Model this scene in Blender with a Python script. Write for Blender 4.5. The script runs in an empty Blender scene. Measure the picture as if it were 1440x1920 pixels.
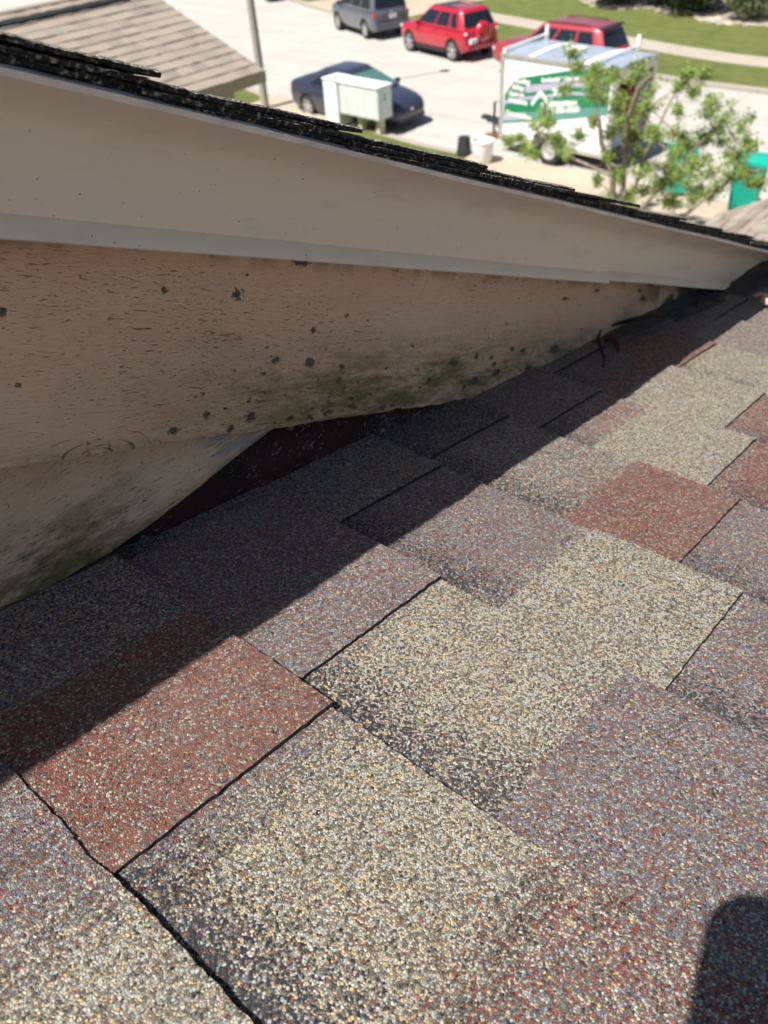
import bpy, bmesh, math, random
import numpy as np
from mathutils import Matrix, Vector, noise as mnoise
random.seed(7); rng = np.random.default_rng(7)
SC = bpy.context.scene; COL = SC.collection
R = math.radians

# ------------------------------------------------------------------ camera
CAM = Vector((0, 0, 7.2))
WB = Matrix(((0.764046, 0.390808, -0.513325), (0.642726, -0.530137, 0.553044), (-0.055998, -0.752479, -0.656232)))
WA = Matrix(((0.762105, 0.368861, -0.532107), (0.645296, -0.499771, 0.577774), (-0.052813, -0.783691, -0.618902)))
right, down, fwd = WB.col[0], WB.col[1], WB.col[2]
cd = bpy.data.cameras.new('camera'); cam = bpy.data.objects.new('camera', cd); COL.objects.link(cam)
cd.sensor_width = 36; cd.lens = 1500 / 1920 * 36; cd.clip_start = 0.01; cd.clip_end = 2000
m = Matrix.Identity(4)
for r in range(3):
    m[r][0] = right[r]; m[r][1] = -down[r]; m[r][2] = -fwd[r]; m[r][3] = CAM[r]
cam.matrix_world = m
cd.dof.use_dof = True; cd.dof.focus_distance = 0.47; cd.dof.aperture_fstop = 12.0
SC.camera = cam
# ------------------------------------------------------------------ light
SUN = Vector((0.112, 0.503, -0.857)).normalized()
w = bpy.data.worlds.new('World'); SC.world = w; w.use_nodes = True
nt = w.node_tree; bg = nt.nodes['Background']
sky = nt.nodes.new('ShaderNodeTexSky'); sky.sky_type = 'NISHITA'; sky.sun_disc = False
sky.sun_elevation = math.asin(-SUN.z); sky.sun_rotation = math.atan2(-SUN.x, -SUN.y)
sky.air_density = 1.0; sky.dust_density = 1.2; sky.ozone_density = 1.0
nt.links.new(sky.outputs[0], bg.inputs[0]); bg.inputs[1].default_value = 0.052
sl = bpy.data.lights.new('sun', 'SUN'); sl.energy = 5.0; sl.angle = R(0.53); sl.color = (1.0, 0.96, 0.9)
so = bpy.data.objects.new('sun', sl); COL.objects.link(so); so.rotation_mode = 'QUATERNION'
so.rotation_quaternion = SUN.to_track_quat('-Z', 'Y'); so.location = (-5, -20, 40)
SC.view_settings.view_transform = 'Standard'; SC.view_settings.look = 'None'
SC.view_settings.exposure = 0.72; SC.view_settings.gamma = 1
SC.render.engine = 'CYCLES'; SC.cycles.use_denoising = True
SC.cycles.max_bounces = 6; SC.cycles.diffuse_bounces = 3; SC.cycles.glossy_bounces = 3
SC.cycles.sample_clamp_indirect = 4

# ------------------------------------------------------------------ helpers
def tag(o, label, cat, group=None):
    o['label'] = label; o['category'] = cat
    if group: o['group'] = group
    return o
def empty(name, loc=(0, 0, 0), rz=0):
    o = bpy.data.objects.new(name, None); COL.objects.link(o); o.location = loc; o.rotation_euler = (0, 0, rz)
    o.empty_display_size = 0.2
    return o

class MB:
    def __init__(s): s.v = []; s.f = []; s.m = []
    def add(s, vs, fs, mi=0):
        b = len(s.v); s.v += [tuple(map(float, p)) for p in vs]
        for f in fs: s.f.append([i + b for i in f]); s.m.append(mi)
        return s
    def box(s, a, b, mi=0):
        x0, y0, z0 = a; x1, y1, z1 = b
        return s.add([(x0,y0,z0),(x1,y0,z0),(x1,y1,z0),(x0,y1,z0),(x0,y0,z1),(x1,y0,z1),(x1,y1,z1),(x0,y1,z1)],
                     [(0,3,2,1),(4,5,6,7),(0,1,5,4),(1,2,6,5),(2,3,7,6),(3,0,4,7)], mi)
    def tube(s, pts, rad, n=8, mi=0, cap=True):
        pts = [Vector(p) for p in pts]
        if not hasattr(rad, '__len__'): rad = [rad] * len(pts)
        rings = []; up = Vector((0.13, 0.21, 1)).normalized()
        for i, p in enumerate(pts):
            d = (pts[min(i+1, len(pts)-1)] - pts[max(i-1, 0)]).normalized()
            a = d.cross(up)
            if a.length < 1e-3: a = d.cross(Vector((1, 0, 0)))
            a.normalize(); b = d.cross(a)
            rings.append([p + (a * math.cos(2*math.pi*k/n) + b * math.sin(2*math.pi*k/n)) * rad[i] for k in range(n)])
        vs = [q for r in rings for q in r]; fs = []
        for i in range(len(rings)-1):
            for k in range(n):
                fs.append((i*n+k, i*n+(k+1)%n, (i+1)*n+(k+1)%n, (i+1)*n+k))
        if cap: fs.append(tuple(range(n))[::-1]); fs.append(tuple((len(rings)-1)*n+k for k in range(n)))
        return s.add(vs, fs, mi)
    def prism(s, poly, z0, z1, mi=0):
        n = len(poly); a = sum(poly[i][0]*poly[(i+1)%n][1]-poly[(i+1)%n][0]*poly[i][1] for i in range(n))
        if a < 0: poly = poly[::-1]
        vs = [(p[0], p[1], z0) for p in poly] + [(p[0], p[1], z1) for p in poly]
        fs = [tuple(range(n))[::-1], tuple(range(n, 2*n))] + [(i, (i+1)%n, n+(i+1)%n, n+i) for i in range(n)]
        return s.add(vs, fs, mi)
    def lathe(s, prof, n=24, c=(0,0,0), axis='z', mi=0):
        vs = []; fs = []
        for (r, h) in prof:
            for k in range(n):
                a = 2*math.pi*k/n; x, y = r*math.cos(a), r*math.sin(a)
                vs.append({'z': (c[0]+x, c[1]+y, c[2]+h), 'y': (c[0]+x, c[1]+h, c[2]+y), 'x': (c[0]+h, c[1]+x, c[2]+y)}[axis])
        for i in range(len(prof)-1):
            for k in range(n): fs.append((i*n+k, i*n+(k+1)%n, (i+1)*n+(k+1)%n, (i+1)*n+k))
        return s.add(vs, fs, mi)
    def loft(s, rings, closed=True, cap=True, mi=0):
        n = len(rings[0]); vs = [p for r in rings for p in r]; fs = []
        for i in range(len(rings)-1):
            for k in range(n if closed else n-1): fs.append((i*n+k, i*n+(k+1)%n, (i+1)*n+(k+1)%n, (i+1)*n+k))
        if cap: fs.append(tuple(range(n))[::-1]); fs.append(tuple((len(rings)-1)*n+k for k in range(n)))
        return s.add(vs, fs, mi)
    def mesh(s, name):
        me = bpy.data.meshes.new(name); me.from_pydata(s.v, [], s.f)
        me.polygons.foreach_set('material_index', s.m); me.update(); return me
    def build(s, name, mats, parent=None, smooth=None, bevel=0, mat4=None, fix=True):
        me = s.mesh(name)
        if fix:
            bm = bmesh.new(); bm.from_mesh(me); bmesh.ops.recalc_face_normals(bm, faces=bm.faces); bm.to_mesh(me); bm.free()
        return link(name, me, mats, parent, smooth, bevel, mat4)
def link(name, me, mats, parent=None, smooth=None, bevel=0, mat4=None):
    if not isinstance(mats, (list, tuple)): mats = [mats]
    for q in mats: me.materials.append(q)
    if smooth:
        me.shade_smooth(); me.set_sharp_from_angle(angle=R(smooth))
    o = bpy.data.objects.new(name, me); COL.objects.link(o)
    if parent: o.parent = parent
    if mat4: o.matrix_local = mat4
    if bevel:
        b = o.modifiers.new('bevel', 'BEVEL'); b.width = bevel; b.segments = 2; b.limit_method = 'ANGLE'
    return o
def struct(o): o['kind'] = 'structure'; return o

# node helper
class NM:
    def __init__(s, name):
        s.mat = bpy.data.materials.new(name); s.mat.use_nodes = True; s.t = s.mat.node_tree; s.b = s.t.nodes['Principled BSDF']
    def n(s, typ, **kw):
        nd = s.t.nodes.new('ShaderNode' + typ)
        for k, v in kw.items():
            if k in nd.bl_rna.properties: setattr(nd, k, v)
        return nd
    def l(s, a, b): s.t.links.new(a, b)
    def co(s, kind='Object'): return s.n('TexCoord').outputs[kind]
    def mapped(s, scale=(1,1,1), loc=(0,0,0), rot=(0,0,0), src=None):
        mp = s.n('Mapping'); mp.inputs['Scale'].default_value = scale; mp.inputs['Location'].default_value = loc; mp.inputs['Rotation'].default_value = rot
        s.l(src or s.co(), mp.inputs['Vector']); return mp.outputs[0]
    def noise(s, vec, scale, detail=3, rough=0.55, out=0):
        nd = s.n('TexNoise'); nd.inputs['Scale'].default_value = scale; nd.inputs['Detail'].default_value = detail; nd.inputs['Roughness'].default_value = rough
        if vec: s.l(vec, nd.inputs['Vector'])
        return nd.outputs[out]
    def math(s, op, a, b=0.0, c=None, clamp=False):
        nd = s.n('Math'); nd.operation = op; nd.use_clamp = clamp
        for i, q in enumerate([a, b, c]):
            if q is None: continue
            if isinstance(q, (int, float)): nd.inputs[i].default_value = q
            else: s.l(q, nd.inputs[i])
        return nd.outputs[0]
    def step(s, v, a, b):   # smooth map a..b -> 0..1
        nd = s.n('MapRange'); nd.interpolation_type = 'SMOOTHSTEP'; s.l(v, nd.inputs[0])
        nd.inputs[1].default_value = a; nd.inputs[2].default_value = b; return nd.outputs[0]
    def ramp(s, f, stops, const=False):
        nd = s.n('ValToRGB'); r = nd.color_ramp; r.interpolation = 'CONSTANT' if const else 'LINEAR'
        while len(r.elements) < len(stops): r.elements.new(0.5)
        for e, (p, c) in zip(r.elements, stops): e.position = p; e.color = (*c, 1)
        s.l(f, nd.inputs[0]); return nd.outputs[0]
    def mix(s, f, a, b, mode='MIX'):
        nd = s.n('Mix'); nd.data_type = 'RGBA'; nd.blend_type = mode
        for i, q in ((0, f), (6, a), (7, b)):
            if isinstance(q, (int, float)): nd.inputs[i].default_value = q
            elif isinstance(q, tuple): nd.inputs[i].default_value = (*q, 1)
            else: s.l(q, nd.inputs[i])
        return nd.outputs[2]
    def sep(s, v):
        nd = s.n('SeparateXYZ'); s.l(v, nd.inputs[0]); return nd.outputs
    def bump(s, h, dist, strength=1.0, normal=None):
        nd = s.n('Bump'); nd.inputs['Strength'].default_value = strength; nd.inputs['Distance'].default_value = dist
        s.l(h, nd.inputs['Height'])
        if normal: s.l(normal, nd.inputs['Normal'])
        return nd.outputs[0]
    def fin(s, color=None, rough=None, normal=None, metal=None, coat=None, spec=None):
        for key, q in (('Base Color', color), ('Roughness', rough), ('Normal', normal), ('Metallic', metal), ('Coat Weight', coat), ('Specular IOR Level', spec)):
            if q is None: continue
            if isinstance(q, tuple): s.b.inputs[key].default_value = (*q, 1)
            elif isinstance(q, (int, float)): s.b.inputs[key].default_value = q
            else: s.l(q, s.b.inputs[key])
        return s.mat
def plain(name, c, rough=0.6, metal=0.0, coat=0.0, var=0.12, sc=6.0, bump=0.0, spec=0.5):
    q = NM(name); v = q.co(); f = q.noise(v, sc, 4)
    c2 = tuple(x * (1 - var) for x in c); c1 = tuple(min(1, x * (1 + var)) for x in c)
    col = q.ramp(f, [(0.3, c2), (0.7, c1)])
    nrm = q.bump(q.noise(v, sc * 12, 3), bump) if bump else None
    return q.fin(col, rough, nrm, metal, coat, spec)

# ------------------------------------------------------------------ materials
def granule_mat(name, size=0.00128, attr=True):
    q = NM(name); v = q.co()
    wv = q.n('VectorMath', operation='ADD'); q.l(v, wv.inputs[0])
    nz = q.n('TexNoise'); nz.inputs['Scale'].default_value = 700; nz.inputs['Detail'].default_value = 1; q.l(v, nz.inputs['Vector'])
    sc = q.n('VectorMath', operation='SCALE'); q.l(nz.outputs['Color'], sc.inputs[0]); sc.inputs['Scale'].default_value = 0.0011
    q.l(sc.outputs[0], wv.inputs[1])
    vo = q.n('TexVoronoi'); vo.inputs['Scale'].default_value = 1 / size; vo.inputs['Randomness'].default_value = 1; q.l(wv.outputs[0], vo.inputs['Vector'])
    ve = q.n('TexVoronoi'); ve.feature = 'DISTANCE_TO_EDGE'; ve.inputs['Scale'].default_value = 1 / size; q.l(wv.outputs[0], ve.inputs['Vector'])
    rgb = q.n('SeparateColor'); q.l(vo.outputs['Color'], rgb.inputs[0])
    pick, tone, hgt = rgb.outputs[0], rgb.outputs[1], rgb.outputs[2]
    RED = [(0, (.105, .03, .023)), (.2, (.17, .048, .034)), (.42, (.12, .09, .068)), (.58, (.26, .075, .05)), (.68, (.22, .17, .13)), (.82, (.36, .31, .25)), (.93, (.08, .04, .036))]
    YEL = [(0, (.30, .305, .275)), (.22, (.155, .13, .095)), (.44, (.35, .305, .225)), (.60, (.50, .365, .19)), (.70, (.12, .105, .085)), (.80, (.58, .53, .43)), (.90, (.20, .175, .13)), (.96, (.06, .055, .05))]
    PUR = [(0, (.105, .105, .128)), (.22, (.20, .21, .228)), (.38, (.10, .072, .068)), (.50, (.20, .07, .052)), (.64, (.165, .148, .132)), (.82, (.34, .325, .295)), (.93, (.40, .29, .17))]
    DRK = [(0, (.016, .017, .022)), (.45, (.035, .036, .045)), (.75, (.07, .065, .07)), (.9, (.19, .18, .17))]
    RED, YEL, PUR = ([(p, tuple(min(.85, x*g) for x in c)) for p, c in rr_] for rr_, g in ((RED, 1.22), (YEL, 1.12), (PUR, 1.15)))
    cr, cy, cp, ck = (q.ramp(tone, r, True) for r in (RED, YEL, PUR, DRK))
    if attr:
        at = q.n('Attribute', attribute_name='mixw'); s3 = q.n('SeparateColor'); q.l(at.outputs['Color'], s3.inputs[0])
        wr, wy, wp = s3.outputs
        # break the edges up a little
        dn = q.math('MULTIPLY_ADD', q.noise(v, 28, 3), 0.5, -0.25)
        t1 = wr; t2 = q.math('ADD', wr, wy); t3 = q.math('ADD', t2, wp)
        dark = q.math('SUBTRACT', 1.0, t3)
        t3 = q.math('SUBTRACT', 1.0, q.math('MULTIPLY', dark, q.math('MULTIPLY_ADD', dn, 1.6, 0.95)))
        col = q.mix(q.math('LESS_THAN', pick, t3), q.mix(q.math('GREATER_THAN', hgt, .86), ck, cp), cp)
        col = q.mix(q.math('LESS_THAN', pick, t2), col, cy)
        col = q.mix(q.math('LESS_THAN', pick, t1), col, cr)
    else:
        col = q.mix(q.math('LESS_THAN', pick, 0.35), cy, ck)
    # asphalt showing between the stones
    edge = q.step(ve.outputs['Distance'], 0.0, 0.07)
    col = q.mix(edge, (.010, .010, .011), col)
    bald = q.step(q.noise(v, 55, 5, .7), .70, .76); col = q.mix(q.math('MULTIPLY', bald, .7), col, (.05, .048, .046))
    # large soft weathering
    wth = q.step(q.noise(v, 9, 4), 0.3, 0.75)
    col = q.mix(q.math('MULTIPLY', wth, 0.12), col, (.30, .27, .23))
    h = q.math('ADD', q.math('POWER', q.math('MINIMUM', ve.outputs['Distance'], 0.3), 0.6), q.math('MULTIPLY', hgt, 0.5))
    geo = q.n('NewGeometry')
    tilt = q.n('VectorMath', operation='SUBTRACT'); q.l(vo.outputs['Color'], tilt.inputs[0]); tilt.inputs[1].default_value = (.5, .5, .5)
    ts = q.n('VectorMath', operation='SCALE'); q.l(tilt.outputs[0], ts.inputs[0]); ts.inputs['Scale'].default_value = 0.85
    ad = q.n('VectorMath', operation='ADD'); q.l(geo.outputs['Normal'], ad.inputs[0]); q.l(ts.outputs[0], ad.inputs[1])
    nn = q.n('VectorMath', operation='NORMALIZE'); q.l(ad.outputs[0], nn.inputs[0])
    nrm = q.bump(h, 0.0009, 1.0, nn.outputs[0])
    return q.fin(col, 0.62, nrm, spec=0.45)
M = {}
M['granule'] = granule_mat('coloured_granules')
M['granule_dark'] = granule_mat('dark_granules', 0.0014, False)
def edge_mat():
    q = NM('asphalt_edge'); v = q.co(); lay = q.mapped((60, 60, 900))
    f = q.noise(q.mapped((300, 300, 300)), 1.0, 3)
    c = q.ramp(f, [(0.35, (.006, .006, .007)), (0.54, (.020, .019, .019)), (0.60, (.11, .10, .09)), (0.68, (.36, .33, .27))])
    h = q.math('ADD', q.noise(lay, 1.0, 4), q.noise(v, 700, 3))
    return q.fin(c, 0.75, q.bump(h, 0.0016, 1.0), spec=0.35)
M['edge'] = edge_mat()
M['asphalt'] = plain('asphalt_layer', (.015, .015, .016), 0.85, sc=80, bump=.001)
def fascia_mat():
    q = NM('fascia_paint'); v = q.co()
    c = q.ramp(q.noise(q.mapped((3, 3, 14)), 1.0, 4), [(.3, (.78, .685, .58)), (.7, (.81, .71, .60))])
    spk = q.step(q.noise(v, 420, 1), .775, .79)
    c = q.mix(spk, c, (.12, .09, .06))
    # grime that gathers under the drip edge
    dirt = q.math('MULTIPLY', q.step(q.noise(q.mapped((14, 14, 60)), 1.0, 5), .52, .72), .16)
    c = q.mix(dirt, c, (.22, .17, .12))
    return q.fin(c, 0.42, q.bump(q.noise(q.mapped((5, 5, 22)), 1.0, 3), .0012), spec=.5)
M['fascia'] = fascia_mat()
M['drip'] = plain('drip_edge_metal', (.74, .71, .70), .30, .25, sc=40, var=.2, bump=.0004)
def ring(q, s, t, cs, ct, r, wd, asp=1.0, warp=None):
    ds = q.math('MULTIPLY', q.math('SUBTRACT', s, cs), asp); dt = q.math('SUBTRACT', t, ct)
    d = q.math('SQRT', q.math('ADD', q.math('MULTIPLY', ds, ds), q.math('MULTIPLY', dt, dt)))
    if warp is not None: d = q.math('MULTIPLY_ADD', warp, 0.006, d)
    return d
def board_mat(name, mode=0):
    q = NM(name); v = q.co(); sx, sy, sz = q.sep(v)
    A3 = (lambda a, b, loc=(0, 0, 0): q.mapped((a, 1, b), loc)) if mode == 0 else (lambda a, b, loc=(0, 0, 0): q.mapped((1, a, b), (loc[1], loc[0], loc[2]), rot=(-.06, 0, 0)))
    c = q.ramp(q.noise(A3(5, 13), 1.0, 4), [(.3, (.68, .45, .30)), (.55, (.76, .52, .35)), (.75, (.80, .57, .40))])
    def grain(a, b, warp, det=2, loc=(0, 0, 0)):
        wp = q.n('VectorMath', operation='ADD'); q.l(A3(a, b, loc), wp.inputs[0])
        wn = q.n('VectorMath', operation='SCALE'); q.l(q.noise(v, 8, 2, out=1), wn.inputs[0]); wn.inputs['Scale'].default_value = warp; q.l(wn.outputs[0], wp.inputs[1])
        return q.noise(wp.outputs[0], 1.0, det, .55)
    dens = q.noise(A3(6, 17, (1, 0, 1)), 1.0, 2)
    dn = q.math('MULTIPLY_ADD', dens, .20, -.10)
    g1 = q.math('ADD', grain(85, 780, 12.), dn); g2 = q.math('ADD', grain(170, 1250, 12., 2, (7, 0, 3)), dn)
    crack = q.step(g1, .69, .73); crack2 = q.step(g2, .665, .71)
    fine = grain(60, 1500, 14., 2, (3, 0, 9)); lum = q.noise(v, 420, 3)
    c = q.mix(q.math('MULTIPLY', q.step(fine, .45, .75), .30), c, (.42, .29, .205))
    c = q.mix(q.math('MULTIPLY', q.step(lum, .5, .7), .10), c, (.55, .44, .36))
    c = q.mix(q.math('MULTIPLY', crack2, .40), c, (.16, .105, .07))
    c = q.mix(q.math('MULTIPLY', crack, .72), c, (.10, .065, .045))
    sc_ = q.step(q.math('ADD', grain(38, 420, 3., 4, (2, 0, 5)), q.math('MULTIPLY_ADD', q.noise(A3(8, 20, (4, 0, 1)), 1.0, 1), .5, -.25)), .70, .80)
    c = q.mix(q.math('MULTIPLY', sc_, .55 if mode == 0 else .2), c, (.60, .52, .46))
    if mode == 0:
        low = q.math('MULTIPLY', q.step(sz, -.130, -.195), q.step(sx, .24, .58))
        low = q.math('MAXIMUM', low, q.math('MULTIPLY', q.step(sz, -.205, -.225), .55))
    else:
        low = q.step(q.math('ADD', q.noise(A3(5, 14, (3, 0, 2)), 1.0, 4), q.math('MULTIPLY_ADD', sz, -2.2, 15.12)), .40, .62)
    mn = q.math('MULTIPLY', low, q.step(q.noise(A3(16, 75), 1.0, 7, .78), .36, .62))
    c = q.mix(q.math('MULTIPLY', mn, .88 if mode == 0 else .92), c, (.15, .135, .035) if mode == 0 else (.13, .115, .035))
    spk = q.math('MULTIPLY', low, q.step(q.noise(A3(110, 330), 1.0, 4, .7), .54, .66))
    c = q.mix(q.math('MULTIPLY', spk, .6), c, (.045, .040, .022))
    pb = q.noise(A3(130, 210, (3, 0, 7)), 1.0, 4, .65)
    cl = q.math('MULTIPLY_ADD', q.noise(A3(7, 13, (8, 0, 3)), 1.0, 2), .26, -.13)
    pe = q.math('ADD', q.math('ADD', pb, cl), q.math('MULTIPLY', low, .05 if mode == 0 else .02))
    peel = q.step(pe, .715, .725)
    wood = q.ramp(grain(120, 900, 8., 3), [(.3, (.045, .036, .028)), (.7, (.20, .175, .13))])
    h = q.math('MULTIPLY', q.math('MAXIMUM', q.math('MAXIMUM', crack, peel), q.math('MULTIPLY', crack2, .6)), -1.0)
    h = q.math('ADD', h, q.math('ADD', q.math('MULTIPLY', fine, .45), q.math('MULTIPLY', lum, .28)))
    c = q.mix(peel, c, wood)
    if mode == 0:
        ca_ = q.n('Attribute', attribute_name='chip').outputs['Fac']; ra_ = q.n('Attribute', attribute_name='ringm').outputs['Fac']
        cf = q.math('ADD', ca_, q.math('MULTIPLY_ADD', q.noise(A3(300, 420), 1.0, 4, .65), 2.2, -1.1))
        chip = q.step(cf, .38, .46); lip = q.math('SUBTRACT', q.step(cf, .20, .30), chip, clamp=True)
        c = q.mix(chip, c, wood); c = q.mix(q.math('MULTIPLY', lip, .5), c, (.10, .075, .055))
        rr_ = q.step(q.math('ADD', ra_, q.math('MULTIPLY_ADD', q.noise(v, 300, 3), .8, -.4)), .30, .75)
        c = q.mix(q.math('MULTIPLY', rr_, .8), c, (.085, .062, .045))
        h = q.math('SUBTRACT', h, q.math('ADD', chip, q.math('MULTIPLY', rr_, .8)))
        d = ring(q, sx, sz, .2998, -.2215, 0, 0, .36, q.noise(v, 30, 3))
        wv = q.math('SINE', q.math('MULTIPLY', d, 1150.0))
        msk = q.math('MULTIPLY', q.math('MULTIPLY', q.step(wv, .90, .99), q.step(d, .024, .012)), q.step(q.noise(A3(50, 90), 1.0, 2), .42, .55))
        c = q.mix(q.math('MULTIPLY', msk, .7), c, (.12, .085, .06)); h = q.math('SUBTRACT', h, msk)
        up = q.math('MULTIPLY', q.step(sz, -.102, -.086), q.step(q.noise(A3(45, 20), 1.0, 4), .45, .6))
        c = q.mix(q.math('MULTIPLY', up, .6), c, (.14, .085, .055))
        rot = q.math('MULTIPLY', q.step(sx, 1.06, 1.28), q.step(q.noise(A3(16, 34), 1.0, 5), .36, .54))
        c = q.mix(q.math('MULTIPLY', rot, .92), c, (.035, .028, .02))
    else:
        gw = q.math('MULTIPLY', q.step(sy, .275, .31), q.step(grain(30, 330, 2., 4), .34, .52))
        c = q.mix(q.math('MULTIPLY', gw, .85), c, (.36, .345, .34))
    return q.fin(c, .66, q.bump(h, .0010, 1.0), spec=.3)
M['board'] = board_mat('weathered_board', 0)
M['board_low'] = board_mat('mildewed_board', 1)
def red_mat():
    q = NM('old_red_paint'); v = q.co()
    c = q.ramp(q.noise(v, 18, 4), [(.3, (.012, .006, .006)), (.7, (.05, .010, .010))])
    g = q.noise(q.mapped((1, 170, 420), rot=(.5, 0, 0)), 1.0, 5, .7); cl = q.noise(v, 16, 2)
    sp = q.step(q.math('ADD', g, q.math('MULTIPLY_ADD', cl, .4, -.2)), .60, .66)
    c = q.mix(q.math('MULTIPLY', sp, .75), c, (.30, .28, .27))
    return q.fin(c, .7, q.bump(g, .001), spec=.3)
M['red_wood'] = red_mat()
M['tar'] = plain('roofing_cement', (.030, .026, .034), .55, sc=40, var=.5, bump=.004)
M['flash'] = plain('weathered_flashing', (.07, .06, .056), .6, .2, sc=25, var=.4, bump=.001)
M['stucco'] = plain('stucco', (.52, .45, .36), .9, sc=20, bump=.006)
def roof_mat(name, cols, line):
    q = NM(name); v = q.co()
    br = q.n('TexBrick'); br.offset = .37; br.inputs['Scale'].default_value = 1; br.inputs['Brick Width'].default_value = .42; br.inputs['Row Height'].default_value = line
    br.inputs['Mortar Size'].default_value = 0.0; br.inputs['Bias'].default_value = 0.0
    br.inputs['Color1'].default_value = (0, 0, 0, 1); br.inputs['Color2'].default_value = (1, 1, 1, 1); q.l(v, br.inputs['Vector'])
    c = q.ramp(br.outputs['Color'], [(0, cols[0]), (.5, cols[1]), (1, cols[2])])
    c = q.mix(q.math('MULTIPLY', q.noise(v, 60, 3), .35), c, cols[3])
    c = q.mix(q.math('MULTIPLY', q.step(q.noise(v, 1.3, 4), .45, .7), .25), c, cols[0])
    return q.fin(c, .85, q.bump(q.noise(v, 150, 3), .004), spec=.25)
M['roof_tan'] = roof_mat('tan_shingles', [(.20, .172, .142), (.275, .232, .19), (.30, .248, .20), (.38, .335, .28)], .33)
M['roof_front'] = roof_mat('brown_shingles', [(.16, .12, .095), (.33, .28, .23), (.25, .20, .165), (.40, .36, .31)], .145)
def concrete(name, base, joint=(4.6, 3.6), jd=.7, tint=(.42, .33, .22)):
    q = NM(name); v = q.co()
    c = q.ramp(q.noise(q.mapped((.35, 1.1, 1)), 1.0, 5, .6), [(.3, tuple(x*.88 for x in base)), (.7, tuple(min(1, x*1.06) for x in base))])
    c = q.mix(q.math('MULTIPLY', q.step(q.noise(v, .18, 4), .5, .75), .22), c, tint)
    c = q.mix(q.math('MULTIPLY', q.noise(v, 45, 4), .14), c, (.25, .23, .2))
    br = q.n('TexBrick'); br.offset = 0; br.inputs['Scale'].default_value = 1; br.inputs['Brick Width'].default_value = joint[0]; br.inputs['Row Height'].default_value = joint[1]
    br.inputs['Mortar Size'].default_value = .02; br.inputs['Mortar Smooth'].default_value = .3; q.l(v, br.inputs['Vector'])
    c = q.mix(q.math('MULTIPLY', br.outputs['Fac'], jd), c, (.20, .18, .155))
    return q.fin(c, .85, q.bump(q.noise(v, 30, 4), .01), spec=.25)
M['road'] = concrete('road_concrete', (.45, .43, .395))
M['walk'] = concrete('pavement_concrete', (.40, .35, .29), (1.5, 50), .6)
M['drive'] = concrete('driveway_concrete', (.44, .37, .28), (3, 3), .4)
M['kerb'] = concrete('kerb_concrete', (.36, .32, .27), (3, 50), .5)
def grass():
    q = NM('lawn_grass'); v = q.co()
    c = q.ramp(q.noise(v, 1.6, 6, .7), [(.25, (.11, .14, .035)), (.5, (.175, .20, .06)), (.72, (.24, .25, .095)), (.85, (.31, .28, .15))])
    c = q.mix(q.math('MULTIPLY', q.noise(q.mapped((14, 5, 8)), 1.0, 5, .7), .45), c, (.08, .12, .022))
    return q.fin(c, .9, q.bump(q.noise(v, 26, 4, .7), .07), spec=.15)
M['grass'] = grass()
def bedm():
    q = NM('sandy_mulch'); v = q.co()
    c = q.ramp(q.noise(v, 2.6, 6, .7), [(.36, (.16, .12, .08)), (.48, (.34, .28, .21)), (.56, (.62, .56, .47)), (.8, (.50, .44, .36))])
    return q.fin(c, .9, q.bump(q.noise(v, 12, 4), .08), spec=.2)
M['bed'] = bedm()
def leafm(name, a, b, sc=9):
    q = NM(name); v = q.co(); c = q.ramp(q.noise(v, sc, 3), [(.32, a), (.68, b)])
    q.fin(c, .5, spec=.4); q.b.inputs['Subsurface Weight'].default_value = 0
    tr = q.n('BsdfTranslucent'); q.l(c, tr.inputs[0]); mx = q.n('MixShader'); mx.inputs[0].default_value = .3
    out = q.t.nodes['Material Output']; q.l(q.b.outputs[0], mx.inputs[1]); q.l(tr.outputs[0], mx.inputs[2]); q.l(mx.outputs[0], out.inputs[0])
    return q.mat
M['leaf'] = leafm('tree_leaf', (.12, .19, .035), (.38, .50, .12), 3.0)
M['shrub'] = leafm('shrub_leaf', (.015, .035, .008), (.06, .095, .02))
M['shrub_l'] = leafm('pale_shrub_leaf', (.07, .10, .04), (.24, .27, .13))
M['bark'] = plain('grey_bark', (.30, .25, .20), .9, sc=14, var=.4, bump=.01)
def paint(name, c, metal=.0, rough=.25):
    q = NM(name); v = q.co(); cc = q.ramp(q.noise(v, 2.0, 3), [(.3, tuple(x*.93 for x in c)), (.7, tuple(x*1.04 for x in c))])
    return q.fin(cc, rough, None, metal, 1.0, .5)
M['red'] = paint('red_car_paint', (.42, .012, .03)); M['dull_red'] = paint('faded_red_paint', (.32, .025, .035), rough=.4)
M['grey'] = paint('grey_car_paint', (.12, .125, .145), .3, .35); M['navy'] = paint('dark_blue_grey_paint', (.045, .05, .085), .35, .3)
M['glass'] = plain('tinted_glass', (.012, .016, .024), .06, 0, 0, spec=.6)
M['glass_g'] = plain('green_windscreen', (.07, .16, .14), .08, 0, 0, spec=.7)
M['tyre'] = plain('tyre_rubber', (.022, .022, .022), .8, bump=.002)
M['rim'] = plain('alloy_rim', (.62, .62, .63), .3, .8)
M['black'] = plain('black_plastic', (.02, .02, .022), .5)
M['taill'] = plain('red_lens', (.45, .015, .015), .15); M['clear'] = plain('clear_lens', (.7, .7, .68), .12); M['amber'] = plain('amber_lens', (.7, .22, .03), .2)
M['plate'] = plain('number_plate', (.65, .68, .72), .4)
M['white'] = plain('white_panel', (.80, .80, .79), .35, sc=3, var=.05)
M['alu'] = plain('aluminium', (.62, .61, .58), .38, .6, var=.15); M['roofmetal'] = plain('galvanised_roof', (.50, .56, .66), .35, .45, var=.1, sc=2)
M['lgreen'] = plain('graphic_green', (.012, .19, .085), .4, var=.06); M['lilac'] = plain('graphic_grey', (.42, .40, .50), .4, var=.06); M['teal'] = plain('graphic_teal', (.10, .28, .24), .4, var=.06)
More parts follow.
